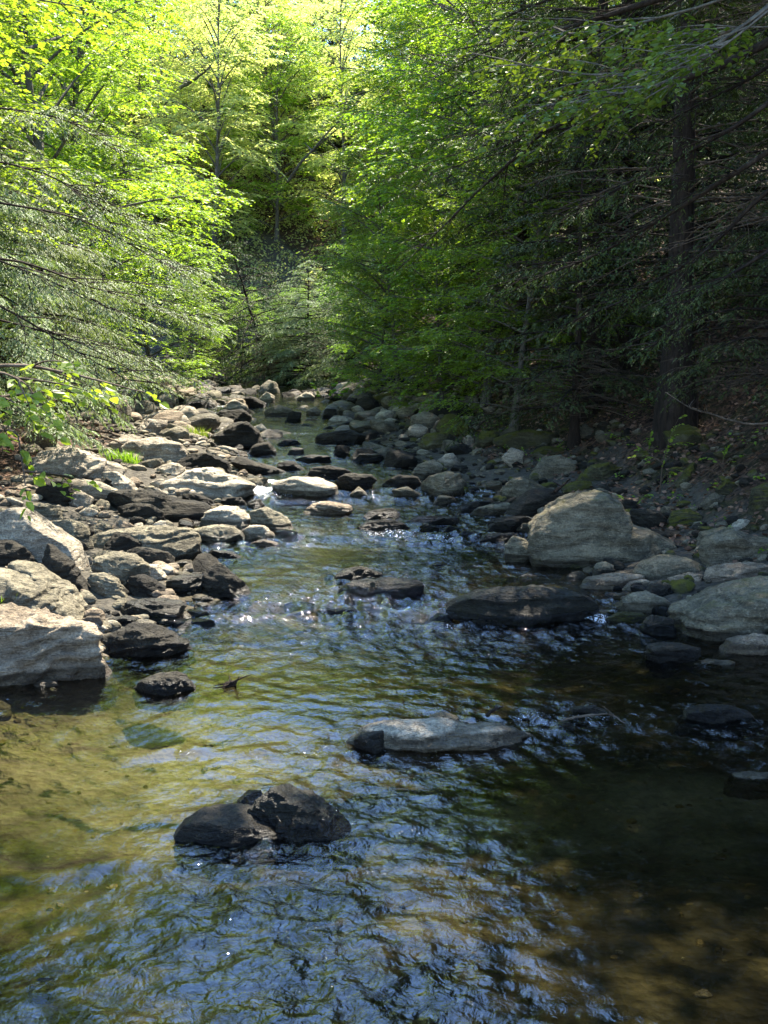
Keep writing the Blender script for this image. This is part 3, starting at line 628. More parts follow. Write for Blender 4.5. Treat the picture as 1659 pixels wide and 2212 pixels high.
def ground_mat():
    m, nt, out = new_mat('ground_soil')
    tc = N(nt, 'ShaderNodeTexCoord'); v = tc.outputs['Object']
    at = N(nt, 'ShaderNodeAttribute', attribute_name='bank'); d = at.outputs['Fac']
    n1 = noise(nt, v, 1.3, 6, .65); n2 = noise(nt, v, 14, 5, .7); n3 = noise(nt, v, 70, 3, .7)
    vo = N(nt, 'ShaderNodeTexVoronoi'); vo.inputs['Scale'].default_value = 22; Lk(nt, v, vo.inputs['Vector'])
    bed = ramp(nt, n1.outputs[0], [(.34, (.02, .0165, .010)), (.5, (.052, .042, .023)), (.7, (.16, .13, .075))])
    sa = N(nt, 'ShaderNodeAttribute', attribute_name='sunlit_sand').outputs['Fac']
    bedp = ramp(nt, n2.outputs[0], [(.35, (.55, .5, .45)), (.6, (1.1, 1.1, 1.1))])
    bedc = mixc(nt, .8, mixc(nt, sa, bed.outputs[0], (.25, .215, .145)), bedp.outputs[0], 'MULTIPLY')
    grav = ramp(nt, n2.outputs[0], [(.3, (.02, .018, .014)), (.6, (.075, .066, .05))])
    leaf = ramp(nt, vo.outputs['Color'], [(.2, (.012, .008, .005)), (.5, (.045, .025, .014)), (.8, (.11, .062, .038))])
    moss = ramp(nt, n1.outputs[0], [(.5, (0, 0, 0)), (.58, (1, 1, 1))])
    lit = mixc(nt, math_n(nt, 'MULTIPLY', moss.outputs[0], .6), leaf.outputs[0], (.018, .026, .006))
    e1 = math_n(nt, 'MULTIPLY', math_n(nt, 'ADD', d, math_n(nt, 'MULTIPLY', math_n(nt, 'SUBTRACT', n1.outputs[0], .5), .8)), 4, clamp=True)
    e2 = math_n(nt, 'MULTIPLY', math_n(nt, 'SUBTRACT', math_n(nt, 'ADD', d, math_n(nt, 'MULTIPLY', math_n(nt, 'SUBTRACT', n1.outputs[0], .5), 3)), 1.7), 2.2, clamp=True)
    c = mixc(nt, e1, bedc, grav.outputs[0]); c = mixc(nt, e2, c, lit)
    b = N(nt, 'ShaderNodeBsdfPrincipled'); b.inputs['Roughness'].default_value = .9; b.inputs['Specular IOR Level'].default_value = .2
    Lk(nt, c, b.inputs['Base Color'])
    bp = N(nt, 'ShaderNodeBump'); bp.inputs['Strength'].default_value = .8; bp.inputs['Distance'].default_value = .03
    Lk(nt, math_n(nt, 'ADD', math_n(nt, 'MULTIPLY', n2.outputs[0], 1.), math_n(nt, 'MULTIPLY', vo.outputs['Distance'], .8)), bp.inputs['Height'])
    Lk(nt, bp.outputs[0], b.inputs['Normal']); Lk(nt, b.outputs[0], out.inputs[0]); return m
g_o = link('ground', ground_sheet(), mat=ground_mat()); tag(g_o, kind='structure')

# ------------------------------------------------------------ water
FOAM_GLINT = [(575,1045,.35,1.),(560,1062,.5,1.),(600,1066,.5,.8),(640,1070,.3,.5),(830,1158,.4,.7),(870,1165,.5,.6),(950,1172,.45,.6),(720,1160,.4,.3),(1262,1335,.18,.9),(1285,1345,.2,.9),(1150,1560,.25,.6),(1220,1580,.3,.4),(1290,1565,.3,.5),(1370,1562,.25,.4),
        (655,940,.5,.7),(640,955,.4,.6),(575,945,.4,.55),(590,1000,.5,.5),(460,880,.8,.75),(440,895,.9,.7),(500,905,.8,.6),(690,965,.4,.4),(980,1362,.22,.5),(860,1375,.3,.35),(640,1370,.25,.25),(400,1640,.1,.5),(470,1648,.12,.35),(715,1650,.3,.3),(585,1640,.25,.35),(620,1650,.2,.4),(680,1640,.25,.5),(760,1650,.2,.4),(420,1345,.25,.3),(1130,1175,.3,.3),(930,1180,.35,.4),(985,1335,.12,.5)]  # spots on the near ledge paint sun sparkles in white, the rest is foam
CALM = [(150,1560,1.3),(300,1530,1.),(60,1600,1.3),(1350,1450,1.0),(1550,1480,1.0),(1200,1490,.6),(470,1140,.5),(500,1260,.5),(620,1240,.3),(400,1480,.6),(1500,1680,.9),(1250,1660,.7),(1600,1900,.8),(1500,2100,.7),(150,1880,.9),(250,2080,.7),(500,1700,.6),(1100,1720,.5)]
def water_sheet():
    Yr = [1.5]
    while Yr[-1] < 60: Yr.append(Yr[-1] * 1.0030 + .0016)
    Yr = np.array(Yr); c = np.linspace(-1, 1, 560)
    mid = (np.interp(Yr, XL[:, 0], XL[:, 1]) + np.interp(Yr, XR[:, 0], XR[:, 1])) / 2
    half = (np.interp(Yr, XR[:, 0], XR[:, 1]) - np.interp(Yr, XL[:, 0], XL[:, 1])) / 2 + .7
    half = np.minimum(half, 1.0 + .5 * Yr)
    mid = np.where(Yr < 12, 0 * mid + np.interp(Yr, [0, 12], [0, mid[np.searchsorted(Yr, 12)]]), mid)
    X = mid[:, None] + c[None] * half[:, None]; Y = np.repeat(Yr[:, None], len(c), 1)
    x = X.ravel(); y = Y.ravel()
    # how broken the surface is: calm pools, fast middle, riffles at the steps
    amp = np.interp(y, [4, 8, 12, 20], [.68, .85, 1.15, 1.3])
    slope = (zwater(y + .25) - zwater(y - .25)) / .5
    amp += np.clip(slope * 9, 0, 1.6)
    for (u, v, r) in CALM:
        h = hit(u, v); d2 = ((x - h[0]) / r) ** 2 + ((y - h[1]) / (r * 1.1)) ** 2
        amp *= 1 - .6 * np.exp(-d2)
    wv = fbm(np.stack([x * .5, y * .35, x * 0 + 5], -1), 2); amp *= np.clip(1 + 1.6 * wv, .25, 2)
    # downstream streaks and wakes behind the rocks
    wsh = .16 * fbm(np.stack([x * 1.7, y * 1.7, x * 0 + 40], -1), 2); foam_glint = np.zeros_like(x); wake = np.zeros_like(x)
    for (u, v, r, s) in FOAM_GLINT:
        h = hit(u, v); foam_glint = np.maximum(foam_glint, s * np.exp(-(((x - h[0]) / r) ** 2 + ((y - h[1]) / (r * .8)) ** 2)))
    for (rx, ry, rr, lb, o_) in rock_spots:
        if ry > 26 or abs(gz(rx, ry) - 0) > 50 or gz(rx, ry) > float(zwater(ry)): continue
        d2 = ((x - rx) / (rr + .12)) ** 2 + ((y - ry + rr * .5) / (rr * .9 + .5)) ** 2
        amp += .25 * np.exp(-d2)
        if ry < 18:
            dn = ry - y; k_ = (dn > -.1) & (dn < 2.2); w_ = rr + .02 + .34 * np.clip(dn, 0, None)
            wxx = np.abs(x - rx + wsh) ; wake += np.where(k_, .0045 * min(1, rr / .3) * np.exp(-np.clip(dn, 0, None) / .8) * (np.exp(-((wxx - w_) / .05) ** 2) - .7 * np.exp(-((wxx - w_ + .1) / .06) ** 2) + .6 * np.exp(-((wxx - w_ + .2) / .05) ** 2)), 0)
            up = y - (ry + .4 * rr); wake += .012 * min(1, rr / .3) * np.exp(-((up - .12) / .07) ** 2) * np.exp(-((x - rx) / (rr + .05)) ** 4)
    fade = np.clip(1.15 - y / 70, .4, 1)
    rg = np.random.default_rng(5); z = np.zeros_like(x)
    warp = np.stack([x * 1.1, y * .8, x * 0], -1); wx = pnoise(warp) * .30; wy = pnoise(warp + 31) * .30
    xx = x + wx; yy = y + wy
    for k in range(46):
        lam = .075 * (7 ** rg.random()); th = rg.normal() * .75 + (0 if k % 3 else 1.2)
        kx, ky = math.sin(th) * 2 * math.pi / lam, math.cos(th) * 2 * math.pi / lam
        a = .0115 * lam / math.sqrt(46 / 12.)
        ph = rg.uniform(0, 6.28)
        s_ = np.sin(kx * xx + ky * yy + ph)
        dx_min = np.clip(lam / (np.maximum(.0045 * y, .01) * 3) - .6, 0, 1)
        z += a * (1 - np.abs(s_) * 1.3 if k % 2 else s_) * dx_min
    z += .008 * fbm(np.stack([x * 5, y * 3.6, x * 0 + 2], -1), 4) + .004 * (ridged(np.stack([x * 2.5 + wx * 3, y * 2.2, x * 0 + 8], -1), 3) - .6)
    Z = zwater(y) + wake + z * amp * fade + .05 * foam_glint * (.2 + fbm(np.stack([x * 7, y * 7, x * 0], -1), 2))
    # a standing lip across the stream at the small ledge in the foreground
    for (u0, v0, u1, v1, hgt) in ((180, 1640, 420, 1636, .03), (560, 1640, 760, 1660, .03), (0, 1885, 280, 1880, .035), (430, 1340, 900, 1345, .03), (700, 1160, 900, 1163, .035)):
        A = hit(u0, v0); B = hit(u1, v1); t = np.clip(((x - A[0]) * (B[0] - A[0]) + (y - A[1]) * (B[1] - A[1])) / ((B[0] - A[0]) ** 2 + (B[1] - A[1]) ** 2), 0, 1)
        dd = (y - (A[1] + t * (B[1] - A[1])) + wy * 1.2 + .25 * pnoise(np.stack([x * 3.1, y * 0, x * 0 + u0], -1))); ex = np.abs(x - (A[0] + t * (B[0] - A[0])))
        Z += hgt * .7 * np.exp(-(dd / .08) ** 2) * np.clip(.6 + 1.5 * wx, 0, 1) * np.exp(-(ex / .15) ** 2)
    n, m = X.shape; i = np.arange(n * m).reshape(n, m)
    F = np.stack([i[:-1, :-1], i[:-1, 1:], i[1:, 1:], i[1:, :-1]], -1).reshape(-1, 4)
    return make_mesh('water', np.stack([x, y, Z], -1), [F], {'foam_glint': foam_glint, 'amp': np.clip(amp, 0, 2.5)}, smooth=True)
def water_mat():
    m, nt, out = new_mat('stream_water')
    tc = N(nt, 'ShaderNodeTexCoord'); v = tc.outputs['Object']
    amp = N(nt, 'ShaderNodeAttribute', attribute_name='amp').outputs['Fac']; foam_glint = N(nt, 'ShaderNodeAttribute', attribute_name='foam_glint').outputs['Fac']
    mp = N(nt, 'ShaderNodeMapping'); Lk(nt, v, mp.inputs[0]); mp.inputs['Scale'].default_value = (1, .8, 1)
    n1 = noise(nt, mp.outputs[0], 15, 3, .6, 1.2); n2 = noise(nt, mp.outputs[0], 48, 2, .5, .8)
    h = math_n(nt, 'ADD', math_n(nt, 'MULTIPLY', n1.outputs[0], .8), math_n(nt, 'MULTIPLY', n2.outputs[0], .13))
    bp = N(nt, 'ShaderNodeBump'); bp.inputs['Distance'].default_value = .022
    Lk(nt, math_n(nt, 'MULTIPLY', amp, .8, clamp=True), bp.inputs['Strength']); Lk(nt, h, bp.inputs['Height'])
    fr = N(nt, 'ShaderNodeFresnel'); fr.inputs['IOR'].default_value = 1.7; Lk(nt, bp.outputs[0], fr.inputs['Normal'])
    tr = N(nt, 'ShaderNodeBsdfTransparent'); tr.inputs[0].default_value = (.54, .55, .43, 1)
    gl = N(nt, 'ShaderNodeBsdfGlossy'); gl.inputs['Roughness'].default_value = .03; Lk(nt, bp.outputs[0], gl.inputs['Normal'])
    mx = N(nt, 'ShaderNodeMixShader'); Lk(nt, fr.outputs[0], mx.inputs[0]); Lk(nt, tr.outputs[0], mx.inputs[1]); Lk(nt, gl.outputs[0], mx.inputs[2])
    mpf = N(nt, 'ShaderNodeMapping'); Lk(nt, v, mpf.inputs[0]); mpf.inputs['Scale'].default_value = (1, .4, 1)
    nf = noise(nt, mpf.outputs[0], 40, 5, .75, 1.0)
    ff = math_n(nt, 'MULTIPLY', math_n(nt, 'SUBTRACT', math_n(nt, 'ADD', foam_glint, math_n(nt, 'MULTIPLY', math_n(nt, 'SUBTRACT', nf.outputs[0], .5), 2.6)), .75), 6, clamp=True)
    ff = math_n(nt, 'MULTIPLY', ff, math_n(nt, 'MULTIPLY', foam_glint, 4, clamp=True))
    df = N(nt, 'ShaderNodeBsdfDiffuse'); df.inputs[0].default_value = (.75, .77, .8, 1)
    m2 = N(nt, 'ShaderNodeMixShader'); Lk(nt, math_n(nt, 'MULTIPLY', ff, .85), m2.inputs[0]); Lk(nt, mx.outputs[0], m2.inputs[1]); Lk(nt, df.outputs[0], m2.inputs[2])
    Lk(nt, m2.outputs[0], out.inputs[0]); return m
w_o = link('water', water_sheet(), mat=water_mat()); tag(w_o, kind='structure')
# ------------------------------------------------------------ plants
def leaf_mat(name, c1, c2, trans=.5, tcol=None, rough=.42, spec=.35, var=.25):
    m, nt, out = new_mat(name)
    at = N(nt, 'ShaderNodeAttribute', attribute_name='rnd'); oi = N(nt, 'ShaderNodeObjectInfo')
    r = ramp(nt, at.outputs['Fac'], [(0, c1), (1, c2)])
    hs = N(nt, 'ShaderNodeHueSaturation'); Lk(nt, r.outputs[0], hs.inputs['Color'])
    Lk(nt, math_n(nt, 'ADD', math_n(nt, 'MULTIPLY', oi.outputs['Random'], var), 1 - var / 2), hs.inputs['Value'])
    Lk(nt, math_n(nt, 'ADD', math_n(nt, 'MULTIPLY', oi.outputs['Random'], .03), .485), hs.inputs['Hue'])
    b = N(nt, 'ShaderNodeBsdfPrincipled'); Lk(nt, hs.outputs[0], b.inputs['Base Color']); b.inputs['Roughness'].default_value = rough; b.inputs['Specular IOR Level'].default_value = spec
    t = N(nt, 'ShaderNodeBsdfTranslucent'); k = tcol or (1.3, 1.25, .5)
    Lk(nt, mixc(nt, 1.0, hs.outputs[0], k, 'MULTIPLY'), t.inputs[0])
    mx = N(nt, 'ShaderNodeMixShader'); mx.inputs[0].default_value = trans
    Lk(nt, b.outputs[0], mx.inputs[1]); Lk(nt, t.outputs[0], mx.inputs[2]); Lk(nt, mx.outputs[0], out.inputs[0]); return m
def bark_mat(name, a, b_, sc_=8):
    m, nt, out = new_mat(name); tc = N(nt, 'ShaderNodeTexCoord')
    mp = N(nt, 'ShaderNodeMapping'); Lk(nt, tc.outputs['Object'], mp.inputs[0]); mp.inputs['Scale'].default_value = (1, 1, .22)
    n1 = noise(nt, mp.outputs[0], sc_ * 2.2, 5, .7, .5); n2 = noise(nt, tc.outputs['Object'], 3, 4, .6)
    c = ramp(nt, n1.outputs[0], [(.35, a), (.65, b_)])
    li = ramp(nt, n2.outputs[0], [(.58, (0, 0, 0)), (.66, (1, 1, 1))])
    cc = mixc(nt, math_n(nt, 'MULTIPLY', li.outputs[0], .4), c.outputs[0], tuple(min(.5, x * 1.8 + .02) for x in b_))
    b = N(nt, 'ShaderNodeBsdfPrincipled'); Lk(nt, cc, b.inputs['Base Color']); b.inputs['Roughness'].default_value = .9; b.inputs['Specular IOR Level'].default_value = .15
    bp = N(nt, 'ShaderNodeBump'); bp.inputs['Strength'].default_value = .9; bp.inputs['Distance'].default_value = .04
    Lk(nt, n1.outputs[0], bp.inputs['Height']); Lk(nt, bp.outputs[0], b.inputs['Normal']); Lk(nt, b.outputs[0], out.inputs[0]); return m
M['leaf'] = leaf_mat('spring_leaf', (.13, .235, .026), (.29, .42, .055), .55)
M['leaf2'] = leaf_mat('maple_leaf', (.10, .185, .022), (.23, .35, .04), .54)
M['leafshade'] = leaf_mat('shade_leaf', (.06, .11, .016), (.13, .20, .028), .45)  # beech leaf with its colour darkened for the shade it hangs in
M['leaffar'] = leaf_mat('hillside_leaf', (.38, .46, .16), (.62, .66, .30), .64, tcol=(1.15, 1.15, .7))  # leaf colour paled to carry distant haze and sunlight on the hillside
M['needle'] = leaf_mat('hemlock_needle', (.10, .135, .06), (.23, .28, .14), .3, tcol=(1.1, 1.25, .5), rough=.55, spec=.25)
M['needledark'] = leaf_mat('shade_needle', (.02, .031, .009), (.07, .098, .026), .22, tcol=(1, 1.2, .5), rough=.6, spec=.2)  # hemlock needle with the canopy shade put into its colour
M['needletip'] = leaf_mat('hemlock_young_tips', (.12, .2, .04), (.2, .3, .06), .3)
M['bark'] = bark_mat('hemlock_bark', (.009, .0065, .005), (.034, .025, .019))
M['twig'] = bark_mat('dead_twig', (.05, .037, .026), (.13, .10, .072))
M['beechbark'] = bark_mat('grey_bark', (.05, .046, .038), (.15, .135, .11))

def tubes(paths, sides=6):
    """paths: list of (points (n,3), radii (n,)) -> verts, quads"""
    V, F, off = [], [], 0
    for P, r in paths:
        P = np.asarray(P, float); r = np.asarray(r, float); n = len(P)
        sd = sides if r.max() > .03 else 4 if r.max() > .012 else 3
        T = np.gradient(P, axis=0); T /= np.linalg.norm(T, axis=1)[:, None] + 1e-9
        up = np.array((0, 0, 1.)) if abs(T[0, 2]) < .9 else np.array((1., 0, 0))
        A = np.cross(T, up); A /= np.linalg.norm(A, axis=1)[:, None] + 1e-9; B = np.cross(T, A)
        a = np.arange(sd) / sd * 2 * math.pi
        ring = P[:, None] + r[:, None, None] * (np.cos(a)[None, :, None] * A[:, None] + np.sin(a)[None, :, None] * B[:, None])
        V.append(ring.reshape(-1, 3)); i = np.arange(n * sd).reshape(n, sd) + off; j = np.roll(i, -1, 1)
        F.append(np.stack([i[:-1], j[:-1], j[1:], i[1:]], -1).reshape(-1, 4)); off += n * sd
    return np.concatenate(V), np.concatenate(F)
def unit(v): return v / (np.linalg.norm(v, axis=-1, keepdims=True) + 1e-9)
def trunk_path(H_, r0, rg, lean=.02, n=14):
    t = np.linspace(0, 1, n); a = rg.uniform(0, 6.28)
    P = np.stack([lean * H_ * t * math.cos(a) + .008 * H_ * np.sin(t * 7 + a) * t, lean * H_ * t * math.sin(a) + .008 * H_ * np.cos(t * 6 + a) * t, H_ * t - .3 * (t == 0)], -1)
    r = r0 * (1 - .93 * t ** .9) * (1 + .9 * np.exp(-t * 32))
    return P, r
def curve(p, az, el, L, n, droop, rg, wig=.05):
    """a bending branch"""
    s = np.linspace(0, 1, n); e = el - droop * s ** 1.2 + rg.normal() * .04
    a = az + np.cumsum(rg.normal(size=n) * wig)
    d = np.stack([np.cos(a) * np.cos(e), np.sin(a) * np.cos(e), np.sin(e)], -1) * (L / (n - 1))
    P = np.concatenate([[np.zeros(3)], np.cumsum(d[:-1], 0)]) + p
    return P
def at_t(P, t):
    n = len(P) - 1; x = np.clip(t, 0, .9999) * n; i = x.astype(int); f = (x - i)[:, None]
    return P[i] * (1 - f) + P[i + 1] * f, unit(P[i + 1] - P[i])

def quads_leaf(base, d, nrm, Ln, Wd, fine):
    """base (N,3) direction d, normal nrm, length, width -> leaf blades"""
    side = unit(np.cross(d, nrm)); Ln = Ln[:, None]; Wd = Wd[:, None]
    up = nrm
    if fine:
        b = base; r1 = base + d * Ln * .3 + side * Wd * .5 + up * Wd * .12; r2 = base + d * Ln * .68 + side * Wd * .42 + up * Wd * .06
        tip = base + d * Ln - up * Ln * .12; l2 = base + d * Ln * .68 - side * Wd * .42 + up * Wd * .06; l1 = base + d * Ln * .3 - side * Wd * .5 + up * Wd * .12
        V = np.stack([b, r1, r2, tip, l2, l1], 1).reshape(-1, 3); i = np.arange(len(base))[:, None] * 6
        F = np.concatenate([i + np.array([0, 1, 2, 3]), i + np.array([0, 3, 4, 5])]); return V, F, 6
    V = np.stack([base, base + d * Ln * .45 + side * Wd * .5, base + d * Ln - up * Ln * .1, base + d * Ln * .45 - side * Wd * .5], 1).reshape(-1, 3)
    i = np.arange(len(base))[:, None] * 4
    return V, i + np.array([0, 1, 2, 3]), 4
def leafy(branches, rg, twigs, leaves, tl, leaf, fine=False, wood=None, droop=.25, tilt=.45, t0=.15):
    """flat sprays of alternate leaves along twigs on branches; returns crown mesh arrays"""
    tp, td, tL = [], [], []
    for P in branches:
        L = np.linalg.norm(P[-1] - P[0]); nt_ = max(3, int(twigs * L)); t = np.linspace(t0, 1, nt_) + rg.normal(size=nt_) * .02
        q, d = at_t(P, t); sgn = np.where(np.arange(nt_) % 2, 1, -1)
        ang = sgn * rg.uniform(.5, 1.05, nt_) * np.where(t > .97, .1, 1); c, s = np.cos(ang), np.sin(ang)
        dd = np.stack([d[:, 0] * c - d[:, 1] * s, d[:, 0] * s + d[:, 1] * c, d[:, 2] * .5 - droop * .4 + rg.normal(size=nt_) * .12], -1)
        tp.append(q); td.append(unit(dd)); tL.append(tl * rg.uniform(.6, 1.25, nt_) * (1.1 - .5 * t))
    tp = np.concatenate(tp); td = np.concatenate(td); tL = np.concatenate(tL); n = len(tp)
    k = np.linspace(.12, 1, leaves)[None]; jit = rg.normal(size=(n, leaves)) * .02
    tt = (k + jit)
    pos = tp[:, None] + td[:, None] * (tL[:, None] * tt)[..., None]
    pos[..., 2] -= droop * tL[:, None] * tt ** 2
    sgn = np.where(np.arange(leaves) % 2, 1, -1)[None]; ang = sgn * rg.uniform(.45, 1.15, (n, leaves)); c, s = np.cos(ang), np.sin(ang)
    D = np.stack([td[:, None, 0] * c - td[:, None, 1] * s, td[:, None, 0] * s + td[:, None, 1] * c, np.repeat(td[:, None, 2], leaves, 1) * .4 - .25 * rg.random((n, leaves))], -1)
    D = unit(D).reshape(-1, 3); Nn = rg.normal(size=D.shape) * tilt; Nn[:, 2] += 1; Nn = unit(Nn - D * (Nn * D).sum(1)[:, None])
    Ln = leaf * rg.uniform(.45, 1.3, len(D)); V, F, kk = quads_leaf(pos.reshape(-1, 3), D, Nn, Ln, Ln * .62, fine)
    if wood is not None:
        for i in range(0, n):
            if rg.random() < .5:
                q = np.stack([tp[i], tp[i] + td[i] * tL[i] * .5 - np.array((0, 0, droop * tL[i] * .25)), tp[i] + td[i] * tL[i] - np.array((0, 0, droop * tL[i]))]); wood.append((q, [.0045, .003, .0015]))
    return V, F, np.repeat(rg.random(len(D)), kk)
def needly(branches, rg, lat=9., tw=9, latL=.32, twL=.07, twW=.016, droop=.35, t0=.12, wood=None):
    tp, td, tL = [], [], []
    for P in branches:
        L = np.linalg.norm(P[-1] - P[0]); m = max(6, int(lat * L)); t = np.linspace(t0, 1, m) + rg.normal(size=m) * .012
        q, d = at_t(P, t); sgn = np.where(np.arange(m) % 2, 1, -1); ang = sgn * rg.uniform(.7, 1.15, m) * np.where(t > .98, .1, 1); c, s = np.cos(ang), np.sin(ang)
        dd = np.stack([d[:, 0] * c - d[:, 1] * s, d[:, 0] * s + d[:, 1] * c, d[:, 2] * .6 - .22 + rg.normal(size=m) * .16], -1)
        tp.append(q); td.append(unit(dd)); tL.append(latL * L ** .6 * (1.15 - .85 * t ** 1.5) * rg.uniform(.5, 1.3, m))
    tp = np.concatenate(tp); td = np.concatenate(td); tL = np.concatenate(tL); n = len(tp)
    if wood is not None:
        for i in range(n):
            if rg.random() < .35: wood.append((np.stack([tp[i], tp[i] + td[i] * tL[i] - np.array((0, 0, droop * tL[i] * .5))]), [.004, .002]))
    k = np.linspace(.05, 1, tw)[None] + rg.normal(size=(n, tw)) * .03
    pos = tp[:, None] + td[:, None] * (tL[:, None] * k)[..., None]; pos[..., 2] -= droop * tL[:, None] * k ** 2
    sgn = np.where(np.arange(tw) % 2, 1, -1)[None]; ang = sgn * rg.uniform(.5, 1.0, (n, tw)); c, s = np.cos(ang), np.sin(ang)
    dz = td[:, None, 2] - 2 * droop * k * .5
    D = unit(np.stack([td[:, None, 0] * c - td[:, None, 1] * s, td[:, None, 0] * s + td[:, None, 1] * c, dz - .1 + rg.normal(size=(n, tw)) * .15], -1)).reshape(-1, 3)
    Nn = rg.normal(size=D.shape) * .3; Nn[:, 2] += 1; Nn = unit(Nn - D * (Nn * D).sum(1)[:, None])
    Ln = (twL * (.6 + .9 * tL[:, None]) * rg.uniform(.7, 1.4, (n, tw))).ravel() * (1.15 - .5 * k.ravel())
    V, F, kk = quads_leaf(pos.reshape(-1, 3), D, Nn, Ln, np.full(len(Ln), twW) * rg.uniform(.7, 1.3, len(Ln)), False)
    cl = np.repeat(rg.random(n), tw)
    return V, F, np.repeat(np.clip(.5 * cl + .5 * rg.random(len(Ln)), 0, 1), kk)

def crown_mesh(V, F, rnd, mat):
    me = make_mesh('crown', V, [F], {'rnd': rnd}); me.materials.append(M[mat]); return me
def wood_mesh(paths, mat, name='trunk', dead=None):
    V, F = tubes(paths, 8); nf = len(F)
    if dead:
        V2, F2 = tubes(dead, 5); F = np.concatenate([F, F2 + len(V)]); V = np.concatenate([V, V2])
    me = make_mesh(name, V, [F], smooth=True); me.materials.append(M[mat])
    if dead:
        me.materials.append(M['twig']); me.polygons.foreach_set('material_index', (np.arange(len(F)) >= nf).astype(np.int32))
    return me

def hemlock(seed, Ht, r0, z0, Lb, nb, mat='needle', dead=14, lat=9., tw=9, full=1.0, twW=.017, twL=.075):
    rg = np.random.default_rng(seed); T, r = trunk_path(Ht, r0, rg); wood = [(T, r)]; br = []; dw = []
    for k in range(nb):
        f = (k + rg.random()) / nb; h = z0 + (Ht * .97 - z0) * f
        q, _ = at_t(T, np.array([h / Ht])); az = k * 2.399 + rg.normal() * .3; L = Lb * (1 - f) ** .7 * rg.uniform(.7, 1.1) + .35
        P = curve(q[0], az, .18 - .1 * (1 - f), L, 7, .55 + .3 * (1 - f), rg)
        wood.append((P, np.linspace(.011 * L + .006, .003, 7))); br.append(P)
        if L > 1.6:
            for s in (-1, 1, -1, 1):
                t_ = rg.uniform(.25, .75); q2, _ = at_t(P, np.array([t_])); P2 = curve(q2[0], az + s * rg.uniform(.5, .9), -.05, L * (1 - t_) * rg.uniform(.6, .95), 5, .4, rg)
                wood.append((P2, np.linspace(.009, .002, 5))); br.append(P2)
    for k in range(dead):
        h = rg.uniform(.12 * Ht, max(z0, .3 * Ht)); q, _ = at_t(T, np.array([h / Ht])); L = rg.uniform(.4, 1.) * Lb * .75; az = rg.uniform(0, 6.28)
        P = curve(q[0], az, rg.uniform(-.1, .3), L, 7, rg.uniform(.2, .8), rg, .12); dw.append((P, np.linspace(.016, .003, 7)))
        for j in range(int(7 * L)):
            t_ = rg.uniform(.2, 1); q2, _ = at_t(P, np.array([t_])); P2 = curve(q2[0], az + rg.choice([-1, 1]) * rg.uniform(.4, 1.2), rg.normal() * .3, L * .3 * rg.uniform(.4, 1), 4, .3, rg, .2)
            dw.append((P2, np.linspace(.005, .0015, 4)))
    V, F, rn = needly(br, rg, lat, tw, twL=twL, twW=twW)
    return wood_mesh(wood, 'bark', dead=dw), crown_mesh(V, F, rn, mat)
def broadleaf(seed, Ht, r0, z0, Lb, n1, n2, twigs=4., leaves=9, tl=.5, leaf=.085, mat='leaf', fine=False, bark='beechbark', el=.65):
    rg = np.random.default_rng(seed); T, r = trunk_path(Ht, r0, rg, .11); wood = [(T, r)]; br = []
    for k in range(n1):
        f = (k + rg.random()) / n1; h = z0 + (Ht * .95 - z0) * f; q, _ = at_t(T, np.array([h / Ht])); az = k * 2.399 + rg.normal() * .35
        L = Lb * (math.sin(math.pi * (.18 + .75 * f)) ** .8) * rg.uniform(.75, 1.15) + .3
        P = curve(q[0], az, el * rg.uniform(.4, 1.2) + .4 * f, L, 8, el * .8, rg); wood.append((P, np.linspace(.010 * L + .006, .004, 8))); br.append(P[3:])
        for j in range(n2):
            t_ = rg.uniform(.2, .95); q2, _ = at_t(P, np.array([t_])); P2 = curve(q2[0], az + (1 if j % 2 else -1) * rg.uniform(.4, 1.1), rg.normal() * .25 + .12, L * (1.05 - t_) * rg.uniform(.45, .8) + .25, 5, .35, rg)
            wood.append((P2, np.linspace(.009, .003, 5))); br.append(P2)
    V, F, rn = leafy(br, rg, twigs, leaves, tl, leaf, fine)
    return wood_mesh(wood, bark), crown_mesh(V, F, rn, mat)

def plant_tree(name, meshes, x, y, rot, s, label, group=None, cat='tree', z=None, tilt=0):
    label = ' '.join(label.split()[:16])
    root = bpy.data.objects.new(name, None); COL.objects.link(root); root.empty_display_size = .2
    root.location = (x, y, (gz(x, y) if z is None else z) - .05); root.rotation_euler = (tilt * .5, -tilt, rot); root.scale = (s, s, s)
    tag(root, label, cat, group)
    t = link('trunk', meshes[0], root); c = link('crown', meshes[1], root)
    return root

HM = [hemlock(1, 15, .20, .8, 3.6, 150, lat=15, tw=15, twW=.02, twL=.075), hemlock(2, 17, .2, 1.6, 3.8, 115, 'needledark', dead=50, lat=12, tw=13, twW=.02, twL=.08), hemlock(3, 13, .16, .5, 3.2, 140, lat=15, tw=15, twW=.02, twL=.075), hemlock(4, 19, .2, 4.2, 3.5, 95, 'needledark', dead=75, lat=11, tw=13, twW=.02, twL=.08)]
BL = [broadleaf(11, 12, .13, .6, 3.6, 48, 11, 7, 12, .5, .085), broadleaf(12, 14, .15, .9, 4.0, 50, 11, 7, 12, .5, .085), broadleaf(13, 9, .09, .3, 3.0, 44, 10, 8, 12, .45, .08, mat='leaf2', el=.3), broadleaf(14, 11, .11, .5, 3.4, 46, 11, 7, 12, .45, .085, mat='leaf2', el=.35)]
BF = [broadleaf(21, 12, .13, 1., 3.5, 38, 9, 6, 13, .6, .11, 'leaffar', el=1.0), broadleaf(22, 14, .14, 1.5, 3.8, 38, 9, 6, 13, .6, .11, 'leaffar', el=1.1), broadleaf(23, 11, .1, .5, 3.4, 38, 9, 6, 13, .6, .11, 'leaf', el=.6)]
